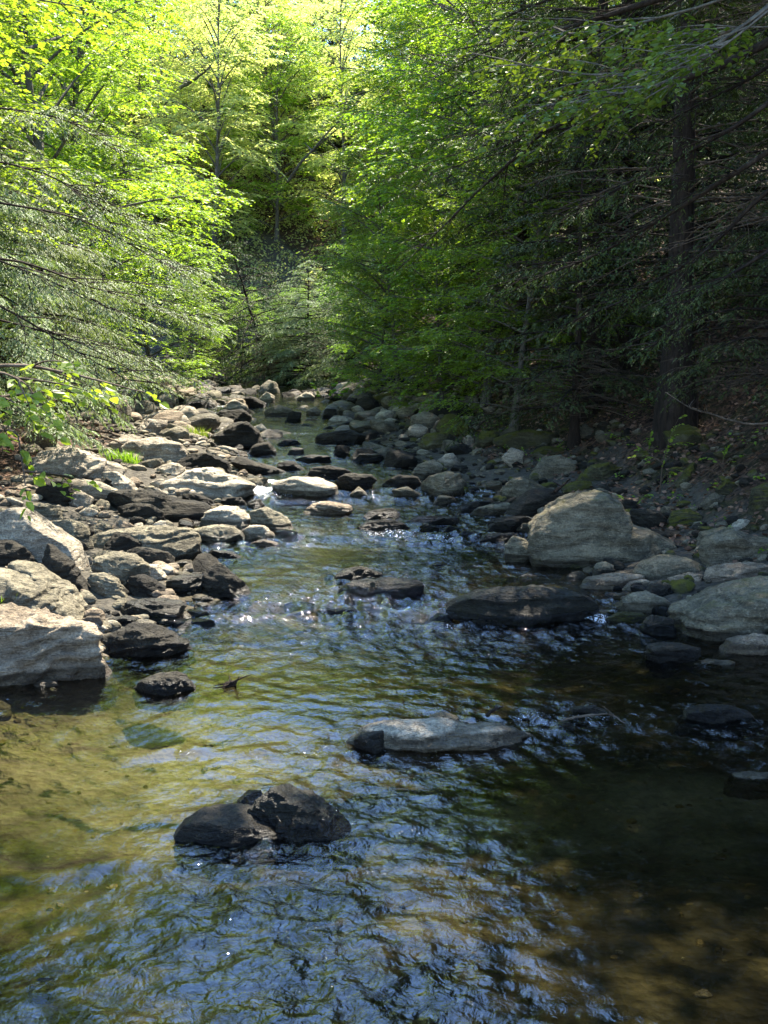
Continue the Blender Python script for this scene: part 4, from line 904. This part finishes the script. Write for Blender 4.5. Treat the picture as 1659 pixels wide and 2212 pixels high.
HM.append(hemlock(5, 5.6, .09, .3, 3.1, 90, lat=15, tw=15, twW=.02, twL=.08, dead=6)); HM.append(hemlock(6, 6.5, .11, .8, 3.0, 50, 'needledark', lat=8, tw=8, twW=.03, twL=.1, dead=60))
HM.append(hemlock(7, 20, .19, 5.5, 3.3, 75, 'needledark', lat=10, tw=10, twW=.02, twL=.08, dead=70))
print('FACES', [len(x[1].polygons) for x in HM + BL + BF], [len(x[0].polygons) for x in HM + BL + BF])

# left bank, nearest first
plant_tree('hemlock_tree', HM[4], -6.2, 15.8, .5, .95, 'grey-green drooping hemlock nearest on the left bank', 'hemlocks on the left bank')
plant_tree('hemlock_tree', HM[4], -6.8, 20.5, 2.1, 1.0, 'hemlock with boughs over the white boulders, second on the left bank', 'hemlocks on the left bank')
plant_tree('hemlock_tree', HM[4], -8.0, 25.5, 4.0, 1.05, 'hemlock third from the camera on the left bank', 'hemlocks on the left bank')
plant_tree('beech_tree', BL[0], -7.6, 18.2, .0, 1.05, 'bright yellow-green beech just behind the nearest left hemlock', 'bright leafy trees on the left bank')
plant_tree('beech_tree', BL[1], -7.2, 28.0, 1.2, 1.05, 'bright beech leaning over the left bank at mid distance', 'bright leafy trees on the left bank')
plant_tree('beech_tree', BL[0], -9.8, 21.5, 2.5, 1.2, 'bright beech higher on the left slope behind hemlocks', 'bright leafy trees on the left bank')
plant_tree('beech_tree', BL[1], -11.2, 31.0, 3.3, 1.15, 'tall bright beech far up the left slope', 'bright leafy trees on the left bank')
plant_tree('maple_tree', BL[2], -6.3, 33.5, 4.1, .8, 'small bright maple above the pale rocks at stream bend', 'bright leafy trees on the left bank')
plant_tree('beech_tree', BL[0], -9.4, 36.0, 5.0, 1.1, 'pale green beech behind the small bright maple', 'bright leafy trees on the left bank')
plant_tree('beech_tree', BL[1], -13.5, 40.0, 5.8, 1.2, 'pale green beech farthest up the left bank', 'bright leafy trees on the left bank')
plant_tree('beech_tree', BL[1], -6.6, 11.8, 2.2, .95, 'bright beech rising at the left picture edge', 'bright leafy trees on the left bank')
plant_tree('beech_tree', BL[0], -11.5, 26.5, .7, 1.2, 'bright beech filling the slope at the left edge', 'bright leafy trees on the left bank')
# centre, where the valley closes
plant_tree('hemlock_tree', HM[5], -4.2, 47.0, .3, .95, 'dark hemlock with bare low twigs closing the valley centre', 'dark hemlocks at the stream bend', tilt=.3)
plant_tree('hemlock_tree', HM[5], -1.6, 44.0, 2.3, 1.0, 'dark hemlock right of the valley centre behind the maples', 'dark hemlocks at the stream bend', tilt=.35)
plant_tree('hemlock_tree', HM[5], -7.2, 49.0, 1.3, 1.0, 'dark hemlock left of the valley centre above far rocks', 'dark hemlocks at the stream bend', tilt=-.3)
plant_tree('hemlock_tree', HM[4], -2.9, 46.0, 1.0, .9, 'bushy low hemlock in the middle of the dark gap', 'dark hemlocks at the stream bend')
plant_tree('hemlock_tree', HM[4], .2, 42.5, 3.0, .95, 'bushy hemlock at the right side of the dark gap', 'dark hemlocks at the stream bend')
plant_tree('hemlock_tree', HM[0], 3.4, 42.0, 4.3, 1.05, 'tall hemlock with sunlit top right of the gap', 'dark hemlocks at the stream bend')
plant_tree('hemlock_tree', HM[3], 3.2, 47.0, 5.3, 1.1, 'tall dark hemlock at the top right of the gap', 'dark hemlocks at the stream bend')
# right bank leafy trees
plant_tree('maple_tree', BL[2], 2.1, 25.5, .4, .95, 'mid-green maple leaning out from the right bank', 'maples on the right bank')
plant_tree('maple_tree', BL[3], 1.5, 32.0, 2.4, .9, 'bright green maple farther up the right bank', 'maples on the right bank')
plant_tree('maple_tree', BL[2], 3.2, 28.5, 3.4, 1.2, 'mid-green maple on the slope between the right bank maples', 'maples on the right bank')
plant_tree('maple_tree', BL[3], 3.4, 36.5, 4.4, 1.2, 'sunlit maple high behind the right bank maples', 'maples on the right bank')
for k, (x, y, s_, lb) in enumerate([(2.3, 21.8, .6, 'lowest on the bank by the mossy rocks'), (1.3, 27.0, .55, 'low over the stones under the leaning maple'), (.4, 31.0, .6, 'spreading over the far right stones'), (-.2, 36.0, .6, 'farthest along the right waterside')]):
    plant_tree('young_maple', BL[3 - k % 2], x, y, 1 + k * 1.9, s_, 'young bright green maple ' + lb, 'young maples on the right bank')
# right bank dark hemlocks
plant_tree('hemlock_tree', HM[6], 3.95, 16.5, .8, 1.0, 'big dark hemlock trunk standing above the leafy right bank', 'dark hemlocks on the right bank')
plant_tree('hemlock_tree', HM[3], 5.0, 12.6, 3.0, .95, 'dark hemlock trunk at the right picture edge', 'dark hemlocks on the right bank')
plant_tree('hemlock_tree', HM[1], 4.2, 21.5, 1.6, .95, 'dark hemlock behind the big right trunk', 'dark hemlocks on the right bank')
plant_tree('hemlock_tree', HM[6], 6.4, 19.0, 4.1, 1.0, 'dark hemlock up the slope right of the big trunk', 'dark hemlocks on the right bank')
plant_tree('hemlock_tree', HM[1], 6.0, 25.5, 5.0, 1.05, 'dark hemlock deep in the right bank shade', 'dark hemlocks on the right bank')
plant_tree('hemlock_tree', HM[3], 8.4, 23.5, .1, 1.05, 'farthest right dark hemlock in the slope shade', 'dark hemlocks on the right bank')
plant_tree('hemlock_tree', HM[1], 7.6, 31.0, 2.7, 1.1, 'dark hemlock high behind the right bank trees', 'dark hemlocks on the right bank')
plant_tree('hemlock_tree', HM[3], 5.9, 9.3, 2.0, 1.0, 'dark hemlock whose boughs hang in at the upper right corner', 'dark hemlocks on the right bank')
plant_tree('hemlock_tree', HM[3], 7.6, 14.5, 1.0, 1.05, 'dark hemlock on the slope behind the edge trunk', 'dark hemlocks on the right bank')
plant_tree('hemlock_tree', HM[1], 5.6, 36.5, .6, 1.1, 'dark hemlock behind the sunlit right bank maple', 'dark hemlocks on the right bank')
plant_tree('hemlock_tree', HM[3], 10.5, 29.0, 1.9, 1.1, 'dark hemlock on the upper right slope in the distance', 'dark hemlocks on the right bank')
for k, (x, y, s_, lb) in enumerate([(4.7, 14.4, .62, 'just right of the big trunk'), (5.0, 12.0, .5, 'at the right picture edge'), (2.9, 18.6, .75, 'between the big trunk and the stream'), (3.6, 24.0, .9, 'behind the mossy slab'), (5.6, 17.2, .9, 'up the slope behind the big trunk'),
        (5.4, 21.0, 1.0, 'in the deep shade mid slope'), (6.8, 15.8, .9, 'highest on the slope by the edge trunk')]):
    plant_tree('young_hemlock', HM[5], x, y, k * 1.7, s_, 'young hemlock with many dead brown twigs ' + lb, 'young hemlocks on the right bank')
for k, (x, y, s_, lb) in enumerate([(-5.6, 47.5, .32, 'at the left end'), (-3.9, 48.5, .36, 'second from the left'), (-2.3, 47.0, .3, 'just left of the middle'), (-.8, 48.0, .34, 'at the middle'), (.7, 46.0, .3, 'right of the middle'), (2.0, 44.0, .34, 'at the right end'), (-7.0, 45.5, .34, 'leaning over pale rocks, left')]):
    plant_tree('maple_bush', BL[2 + k % 2] if k % 3 else BL[0], x, y, k * 1.3, s_, 'low leafy bush closing the stream head, ' + lb, 'leafy bushes at the head of the stream', cat='bush')
plant_tree('hemlock_tree', HM[6], 3.4, 20.2, 2.2, .75, 'slim dim hemlock trunk left of the big right trunk', 'dark hemlocks on the right bank')
plant_tree('hemlock_tree', HM[6], 2.7, 24.2, 4.4, .7, 'slimmest dim hemlock trunk standing among the right bank maples', 'dark hemlocks on the right bank')
plant_tree('hemlock_tree', HM[6], 6.0, 15.4, 5.4, .8, 'dim hemlock trunk just above the right edge slope', 'dark hemlocks on the right bank')
# the wooded hillside that closes the view
hrg = np.random.default_rng(31); hs = []
for k in range(4000):
    if len(hs) >= 115: break
    y = hrg.uniform(57, 92); x = hrg.uniform(-.46, .34) * y - 1
    if any((x - a) ** 2 + (y - b) ** 2 < 3.1 ** 2 for a, b in hs): continue
    hs.append((x, y))
for k, (x, y) in enumerate(hs):
    if k % 9 == 0 and x > -6: plant_tree('hemlock_tree', HM[2], x, y, hrg.uniform(0, 6.28), hrg.uniform(.7, .95), 'distant hemlock among pale leafy trees on the far hillside', 'distant hemlocks on the far hillside')
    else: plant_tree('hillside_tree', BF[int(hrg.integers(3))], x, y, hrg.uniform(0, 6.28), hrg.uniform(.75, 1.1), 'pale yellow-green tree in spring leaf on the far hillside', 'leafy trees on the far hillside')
# ------------------------------------------------------------ boughs reaching into the frame, saplings, grass, driftwood
def W(u, v, Y): return at_depth(u, v, Y)
def poly3(pts, n=12):
    P = np.array(pts); t = np.linspace(0, 1, len(P)); tt = np.linspace(0, 1, n)
    Q = np.stack([np.interp(tt, t, P[:, i]) for i in range(3)], -1)
    Q[1:-1] = .25 * Q[:-2] + .5 * Q[1:-1] + .25 * Q[2:]
    return Q
def bough_tree(name, label, base, H_, r0, limbs, kind, mat, bark, seed, cat='tree', side=(.5, 1.1), sub=5, group=None, thick=.008, **kw):
    """a tree whose limbs are laid out one by one"""
    rg = np.random.default_rng(seed); base = np.array(base, float)
    T = np.stack([np.zeros(10) + .03 * np.sin(np.linspace(0, 5, 10)), np.zeros(10), np.linspace(-.3, H_, 10)], -1)
    wood = [(T, r0 * np.linspace(1.1, .35, 10))]; br = []
    for L in limbs:
        P = poly3([p for p in L], 14) - base; Ln = np.linalg.norm(P[-1] - P[0])
        P[1:] += np.cumsum(rg.normal(size=(13, 3)) * .012 * Ln / 5, 0)
        j = np.argmin(np.linalg.norm(T - P[0], axis=1)); P = np.concatenate([[T[j]], P]); wood.append((P, np.linspace(thick * Ln + .006, .004, 15)))
        br.append(P[6:])
        az = math.atan2(P[-1][1] - P[0][1], P[-1][0] - P[0][0]); el = math.asin(np.clip((P[-1][2] - P[0][2]) / np.linalg.norm(P[-1] - P[0]), -1, 1))
        for k in range(sub):
            t = rg.uniform(.35, .97); q, d = at_t(P, np.array([t])); a = az + (1 if k % 2 else -1) * rg.uniform(*side)
            P2 = curve(q[0], a, el * .6 + rg.normal() * .12, Ln * (1.1 - t) * rg.uniform(.35, .7) + .25, 6, .25, rg, .08); wood.append((P2, np.linspace(.009, .002, 6))); br.append(P2)
    if kind == 'leaf': V, F, rn = leafy(br, rg, wood=wood, **kw)
    elif kind == 'needle': V, F, rn = needly(br, rg, wood=wood, **kw)
    me = (wood_mesh(wood, bark), crown_mesh(V, F, rn, mat))
    root = bpy.data.objects.new(name, None); COL.objects.link(root); root.location = base; tag(root, label, cat, group)
    link('trunk', me[0], root); link('crown', me[1], root); return root
# beech bough across the upper right
b0 = (4.9, 9.5, gz(4.9, 9.5))
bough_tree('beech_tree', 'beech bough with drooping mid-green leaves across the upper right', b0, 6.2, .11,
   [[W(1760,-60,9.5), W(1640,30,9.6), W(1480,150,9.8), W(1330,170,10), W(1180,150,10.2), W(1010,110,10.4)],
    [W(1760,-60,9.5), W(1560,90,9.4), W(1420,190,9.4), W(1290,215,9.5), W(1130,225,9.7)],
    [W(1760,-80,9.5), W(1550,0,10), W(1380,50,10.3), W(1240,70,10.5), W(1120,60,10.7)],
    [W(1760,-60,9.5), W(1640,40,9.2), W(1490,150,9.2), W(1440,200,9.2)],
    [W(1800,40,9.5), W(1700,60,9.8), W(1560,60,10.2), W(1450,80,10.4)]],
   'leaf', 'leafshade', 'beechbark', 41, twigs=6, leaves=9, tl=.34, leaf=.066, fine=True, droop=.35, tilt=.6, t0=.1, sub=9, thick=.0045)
shade_tree_r = (5.6, 7.6, gz(5.6, 7.6))  # off-frame tree added only to cast shade on the near water
bough_tree('beech_tree', 'unseen beech added off the right edge to shade the near water', shade_tree_r, 10.5, .16,
   [[(5.6, 7.6, 8), (3.6, 8.4, 9.2), (1.8, 8.8, 9.6), (-1.2, 8.6, 9.2)], [(5.6, 7.6, 8.6), (3, 8.8, 9.8), (1, 9.2, 10), (-1.6, 9.0, 9.8)], [(5.6, 7.6, 9), (4, 7, 10), (2, 6.8, 10.4), (-.6, 7, 10)],
    [(5.6, 7.6, 7.5), (4.6, 10.0, 8.6), (3.8, 11.6, 9.0), (2.6, 12.6, 9.0)], [(5.6, 7.6, 7.5), (4.6, 9.6, 8.2), (3.2, 10.6, 8.4), (1.4, 10.6, 8.2)], [(5.6, 7.6, 8.0), (5.2, 10.0, 9.2), (4.8, 12.4, 9.8)]],
   'leaf', 'leaf2', 'beechbark', 45, twigs=7, leaves=12, tl=.5, leaf=.11, droop=.3, tilt=.4, t0=.1, sub=20, side=(.3, .9))
shade_tree_l = (-4.6, 8.0, gz(-4.6, 8.0))  # second unseen tree, put in to shade the foreground from the left
bough_tree('beech_tree', 'unseen beech added beyond the left edge to shade the near water', shade_tree_l, 10.0, .15,
   [[(-4.6, 8, 7.5), (-3, 8.6, 8.6), (-1.4, 9.0, 9.0), (.4, 9.2, 9)], [(-4.6, 8, 8), (-3, 8.0, 9), (-1.2, 8.2, 9.4), (0.2, 8.2, 9.2)], [(-4.6, 8, 8.4), (-3, 7.6, 9.4), (-1.6, 7.4, 9.8), (0.6, 7.4, 9.8)],
    [(-4.6, 8, 7), (-3.4, 9.0, 7.8), (-2.4, 9.4, 8.0)], [(-4.6, 8, 8.4), (-3.4, 8.4, 9.4), (-.2, 8.4, 10)]],
   'leaf', 'leaf', 'beechbark', 46, twigs=7, leaves=12, tl=.5, leaf=.11, droop=.3, tilt=.4, t0=.1, sub=20, side=(.3, .9))
# hemlock boughs slanting down in front of the right-hand shade
b1 = (5.2, 11.0, gz(5.2, 11.0))
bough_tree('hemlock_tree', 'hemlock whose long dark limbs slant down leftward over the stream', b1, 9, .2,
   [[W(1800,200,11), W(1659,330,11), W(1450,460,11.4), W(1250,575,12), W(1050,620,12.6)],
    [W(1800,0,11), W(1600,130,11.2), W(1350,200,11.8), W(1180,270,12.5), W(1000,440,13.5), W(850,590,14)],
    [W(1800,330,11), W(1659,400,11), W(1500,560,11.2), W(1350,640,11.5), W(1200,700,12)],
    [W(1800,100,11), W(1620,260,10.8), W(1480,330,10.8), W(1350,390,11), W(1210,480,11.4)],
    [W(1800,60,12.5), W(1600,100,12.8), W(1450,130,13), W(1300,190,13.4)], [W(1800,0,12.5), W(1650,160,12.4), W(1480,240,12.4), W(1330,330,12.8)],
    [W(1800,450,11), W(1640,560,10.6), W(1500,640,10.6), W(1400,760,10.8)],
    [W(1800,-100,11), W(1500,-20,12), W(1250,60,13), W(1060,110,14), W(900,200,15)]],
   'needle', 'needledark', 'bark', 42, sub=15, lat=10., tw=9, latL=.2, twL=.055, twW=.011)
# bright leaves hanging at the left edge, close to the camera
b2 = (-3.6, 7.6, gz(-3.6, 7.6))
bough_tree('young_alder', 'leafy sapling with big bright round leaves hanging at the left edge', b2, 2.0, .03,
   [[W(-90,820,7), W(0,800,6.9), W(60,830,6.8), W(110,900,6.7)], [W(-90,900,7), W(-10,930,6.8), W(40,930,6.7), W(60,1050,6.6)],
    [W(-80,850,7), W(20,860,6.8), W(60,900,6.7)], [W(-90,790,7.4), W(60,790,7.5), W(180,815,7.6), W(310,850,7.7)]],
   'leaf', 'leaf', 'twig', 43, cat='sapling', twigs=5, leaves=6, tl=.17, leaf=.072, fine=True, droop=.5, tilt=.8, t0=.2, sub=2)
# left-bank hemlock boughs reaching out over the rocks
b3 = (-5.2, 13.0, gz(-5.2, 13.0))
bough_tree('hemlock_tree', 'hemlock with soft grey-green boughs sweeping over the left rocks', b3, 7, .13,
   [[W(-150,420,13), W(0,440,13), W(160,470,12.8), W(300,540,12.6), W(400,600,12.5)], [W(-150,520,13), W(0,560,12.8), W(150,620,12.4), W(300,700,12.4)],
    [W(-150,600,13), W(0,660,12.4), W(130,740,12.2), W(230,800,12.2), W(300,840,12.2)], [W(-150,250,13), W(0,230,13), W(150,260,12.8), W(260,330,12.6)],
    [W(-150,340,13), W(0,350,13), W(120,390,12.6), W(220,460,12.6), W(260,520,12.6)], [W(-150,660,13), W(60,700,13.4), W(250,760,14), W(420,820,14.4)], [W(-150,540,13), W(60,560,13.6), W(280,640,14.4), W(460,700,15)]],
   'needle', 'needle', 'bark', 44, sub=14, thick=.0035, lat=14., tw=12, latL=.32, twL=.05, twW=.013, droop=.15)

def leaf_plant(name, label, u, v, pts, leaf, seed, cat='sapling', mat='leaf2', dz=0):
    h = hit(u, v); rg = np.random.default_rng(seed); wood = []; br = []
    for L in pts:
        P = poly3([W(a, b, h[1] + c) for a, b, c in L], 8) - h; wood.append((P, np.linspace(.012, .002, 8))); br.append(P)
    V, F, rn = leafy(br, rg, 9, 7, .16, leaf, True, wood=wood, droop=.2, tilt=.5, t0=.3)
    root = bpy.data.objects.new(name, None); COL.objects.link(root); root.location = h; tag(root, label, cat)
    link('stem', wood_mesh(wood, 'twig', 'stem'), root); link('leaves', crown_mesh(V, F, rn, mat), root)
leaf_plant('sapling', 'spindly sapling with bright green leaves on the right bank', 1425, 1068,
   [[(1425,1070,0),(1430,1000,0),(1445,950,0),(1465,905,0)], [(1432,1000,0),(1410,985,0),(1375,985,-.1)], [(1440,965,0),(1460,955,0),(1480,955,.1)], [(1428,1040,0),(1440,1020,0),(1460,1015,0)]], .045, 51, mat='leaf')
leaf_plant('seedling', 'small sunlit plant at the foot of the big right trunk', 1400, 985, [[(1400,985,0),(1390,970,0),(1375,962,0)], [(1400,985,0),(1412,968,0),(1425,960,0)], [(1400,985,0),(1402,965,0),(1404,950,0)]], .05, 55)
leaf_plant('seedling', 'ferny green plant low at the right edge slope', 1560, 1010, [[(1560,1010,0),(1550,995,0),(1530,988,0)], [(1560,1010,0),(1575,992,0),(1595,985,0)], [(1560,1010,0),(1562,990,0),(1566,975,0)]], .05, 56)
leaf_plant('seedling', 'low bright seedling beside the mossy bank rocks', 1370, 1100, [[(1370,1100,0),(1375,1085,0),(1390,1070,0)], [(1370,1100,0),(1360,1080,0),(1350,1075,0)]], .04, 52, mat='leaf')
leaf_plant('shrub', 'small bright shrub in front of the dark far wood', 700, 870, [[(700,870,0),(690,850,0),(680,830,0)], [(700,870,0),(730,850,0),(745,840,0)], [(710,870,0),(715,845,0),(720,830,0)]], .12, 53, cat='shrub', mat='leaf')
leaf_plant('seedling', 'low green seedling among stones above the loaf stone', 1140, 990, [[(1140,992,0),(1138,982,0),(1150,975,0)], [(1140,992,0),(1128,984,0),(1120,982,0)]], .05, 54)

def grass_tuft(u, v, rad, hgt, n, seed, label, kind='grass'):
    h = hit(u, v); rg = np.random.default_rng(seed)
    b = np.stack([np.clip(rg.normal(size=n), -1.6, 1.6) * rad, np.clip(rg.normal(size=n), -1.6, 1.6) * rad * .6, np.zeros(n)], -1); b[:, 2] = ground(b[:, 0] + h[0], b[:, 1] + h[1]) - h[2] - .02
    a = rg.uniform(0, 6.28, n); L = hgt * rg.uniform(.5, 1.2, n); ln = rg.uniform(.1, .7, n)
    d = np.stack([np.cos(a) * ln, np.sin(a) * ln, np.ones(n)], -1); s = np.stack([-np.sin(a), np.cos(a), 0 * a], -1) * .004
    m1 = b + d * (L * .5)[:, None]; d2 = d.copy(); d2[:, 2] *= .5; tip = m1 + d2 * (L * .5)[:, None]
    V = np.stack([b - s, b + s, m1 + s, m1 - s, tip], 1).reshape(-1, 3); i = np.arange(n)[:, None] * 5
    me = make_mesh('grass_tuft', V, [i + np.array([0, 1, 2, 3]), i + np.array([3, 2, 4])], {'rnd': np.repeat(rg.random(n), 5)}); me.materials.append(M['leaf2'])
    o = link('grass_tuft', me); o.location = h; tag(o, label, 'grass', 'grass tufts on the left bank')
grass_tuft(12, 1322, .13, .26, 260, 61, 'tall bright grass tuft behind the big cracked left boulder')
grass_tuft(268, 998, .13, .24, 300, 62, 'bright green grass tuft beside the broad mottled boulder')
grass_tuft(420, 944, .15, .3, 160, 63, 'small bright grass tuft in the far side channel')
grass_tuft(12, 1200, .1, .16, 160, 64, 'short green grass tuft on the mossy left edge boulder')

def stick(name, label, pts, r, mat='twig', seed=1, side=0, cat='branch', group=None):
    P = np.array([W(*p) for p in pts]); o0 = P[0].copy(); rg = np.random.default_rng(seed)
    Q = poly3(P - o0, 14); Q += np.cumsum(rg.normal(size=Q.shape) * r * .35, 0); paths = [(Q, np.linspace(r, r * .35, 14))]
    for k in range(side):
        q, d = at_t(Q, np.array([rg.uniform(.2, .95)])); paths.append((curve(q[0], rg.uniform(0, 6.28), rg.uniform(-.2, 1), r * rg.uniform(3, 9), 5, .2, rg, .3), np.linspace(r * .5, r * .15, 5)))
    o = link(name, wood_mesh(paths, mat, name)); o.location = o0; tag(o, label, cat, group)
Yd = hit(1250, 1575)[1]
stick('driftwood_branch', 'bowed grey driftwood branch arching over the small riffle', [(1205,1562,Yd),(1240,1545,Yd),(1280,1538,Yd),(1310,1542,Yd),(1350,1564,Yd-.05)], .012, seed=3, side=2)
stick('driftwood_branch', 'dark stub of wood poking up behind the long pale slab', [(1052,1548,Yd),(1066,1530,Yd),(1080,1518,Yd)], .014, 'bark', seed=4, side=1)
stick('driftwood_branch', 'long dark branch lying along the riffle right of the slab', [(1030,1556,Yd+.1),(1110,1552,Yd+.1),(1200,1556,Yd),(1260,1562,Yd)], .012, 'bark', seed=5, side=5)
Yt = hit(500, 1495)[1]
stick('twig_cluster', 'small black knot of twigs sticking out of the green water', [(482,1480,Yt),(492,1474,Yt),(505,1482,Yt),(512,1496,Yt)], .02, 'bark', seed=6, side=8, cat='twigs')
stick('fallen_branch', 'bare fallen branch lying on top of the left bank rocks', [(180,925,20),(260,935,19.5),(340,965,18.8)], .03, seed=7, side=8, group='fallen branches on the left bank')
stick('fallen_branch', 'thin pale stick across the left bank rocks below the boughs', [(150,930,19),(230,945,18.6),(300,975,18.2)], .02, seed=8, side=5, group='fallen branches on the left bank')
stick('fallen_branch', 'crooked pale branch reaching in from the right edge above the leaf litter', [(1700,905,11),(1620,918,11.2),(1560,905,11.6),(1500,888,12),(1440,850,12.5)], .014, seed=9, side=14)
stick('fallen_branch', 'mossy stick propped on the yellow mossy loaf stone', [(1200,1062,13.6),(1215,1045,13.7),(1235,1030,13.9)], .025, 'bark', seed=10, side=2)

for nm, pts, r, sd, lb in ((('dead_trunk'), [(622,392,58),(660,340,57),(700,300,56),(790,200,54)], .07, 11, 'long pale dead trunk leaning right on the far hillside'),
                          (('dead_trunk'), [(682,318,60),(720,285,59),(765,252,58)], .06, 12, 'shorter grey dead trunk leaning below the long pale one'),
                          (('dead_trunk'), [(388,192,34),(420,168,33.5),(440,148,33)], .05, 13, 'short white bare stem among the bright leaves upper left')):
    stick(nm, lb, pts, r, 'beechbark', seed=sd, side=6, cat='dead tree')
# leaf litter on the banks
def litter(n, seed):
    rg = np.random.default_rng(seed); Y = 7 + 28 * rg.random(n) ** 1.2; sd = rg.random(n) < .22
    x = np.where(sd, np.interp(Y, XL[:, 0], XL[:, 1]) - 2.6 - 5 * rg.random(n), np.interp(Y, XR[:, 0], XR[:, 1]) + 1.0 + 6.5 * rg.random(n) ** 1.2)
    k = np.abs(x) < .36 * Y + .8; x, Y = x[k], Y[k]; n = len(x); P = np.stack([x, Y, ground(x, Y) + .012 + .03 * rg.random(n)], -1)
    a = rg.uniform(0, 6.28, n); D = np.stack([np.cos(a), np.sin(a), rg.normal(size=n) * .3], -1); D = unit(D)
    Nn = rg.normal(size=(n, 3)) * .5; Nn[:, 2] += 1; Nn = unit(Nn - D * (Nn * D).sum(1)[:, None]); Ln = rg.uniform(.04, .1, n)
    V, F, kk = quads_leaf(P, D, Nn, Ln, Ln * .6, False); return make_mesh('leaf_litter', V, [F], {'rnd': np.repeat(rg.random(n), kk)})
M['litter'] = leaf_mat('dead_leaf', (.07, .038, .024), (.26, .165, .11), .15, tcol=(1.1, .8, .5), rough=.7, spec=.2)
lo = link('leaf_litter', litter(26000, 71), mat=M['litter']); tag(lo, 'brown dead leaves strewn over the forest floor', 'leaf litter', kind='stuff')
def cover(n, seed):
    rg = np.random.default_rng(seed); Y = 9 + 30 * rg.random(n); sd = rg.random(n) < .4
    x = np.where(sd, np.interp(Y, XL[:, 0], XL[:, 1]) - 3.2 - 4 * rg.random(n), np.interp(Y, XR[:, 0], XR[:, 1]) + 1.2 + 5 * rg.random(n))
    c = np.stack([x, Y, ground(x, Y)], -1); m = 9
    P = np.repeat(c, m, 0) + rg.normal(size=(n * m, 3)) * np.array((.06, .06, .02)); P[:, 2] += .06 + .05 * rg.random(n * m)
    a = rg.uniform(0, 6.28, n * m); D = unit(np.stack([np.cos(a), np.sin(a), rg.normal(size=n * m) * .4], -1)); Nn = rg.normal(size=D.shape) * .5; Nn[:, 2] += 1; Nn = unit(Nn - D * (Nn * D).sum(1)[:, None])
    Ln = rg.uniform(.03, .07, n * m); V, F, kk = quads_leaf(P, D, Nn, Ln, Ln * .6, False); return make_mesh('undergrowth', V, [F], {'rnd': np.repeat(rg.random(n * m), kk)})
def brush(n, seed):
    rg = np.random.default_rng(seed); Y = 54 + 36 * rg.random(n); x = rg.uniform(-.46, .34, n) * Y; m = 22
    c = np.stack([x, Y, ground(x, Y)], -1); sz = rg.uniform(.4, 1.1, n)
    P = np.repeat(c, m, 0) + unit(rg.normal(size=(n * m, 3))) * (np.repeat(sz, m) * rg.random(n * m) ** .4)[:, None] * np.array((.8, .8, .6)); P[:, 2] += np.repeat(sz, m) * .5
    D = unit(rg.normal(size=(n * m, 3)) * np.array((1, 1, .5))); Nn = rg.normal(size=D.shape) * .5; Nn[:, 2] += 1; Nn = unit(Nn - D * (Nn * D).sum(1)[:, None])
    Ln = rg.uniform(.1, .2, n * m); V, F, kk = quads_leaf(P, D, Nn, Ln, Ln * .6, False); return make_mesh('brushwood', V, [F], {'rnd': np.repeat(rg.random(n * m), kk)})
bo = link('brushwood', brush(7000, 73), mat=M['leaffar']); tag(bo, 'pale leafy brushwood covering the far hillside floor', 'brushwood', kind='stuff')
uo = link('undergrowth', cover(420, 72), mat=M['leaf2']); tag(uo, 'low green seedlings and ground plants scattered on both banks', 'undergrowth', kind='stuff')
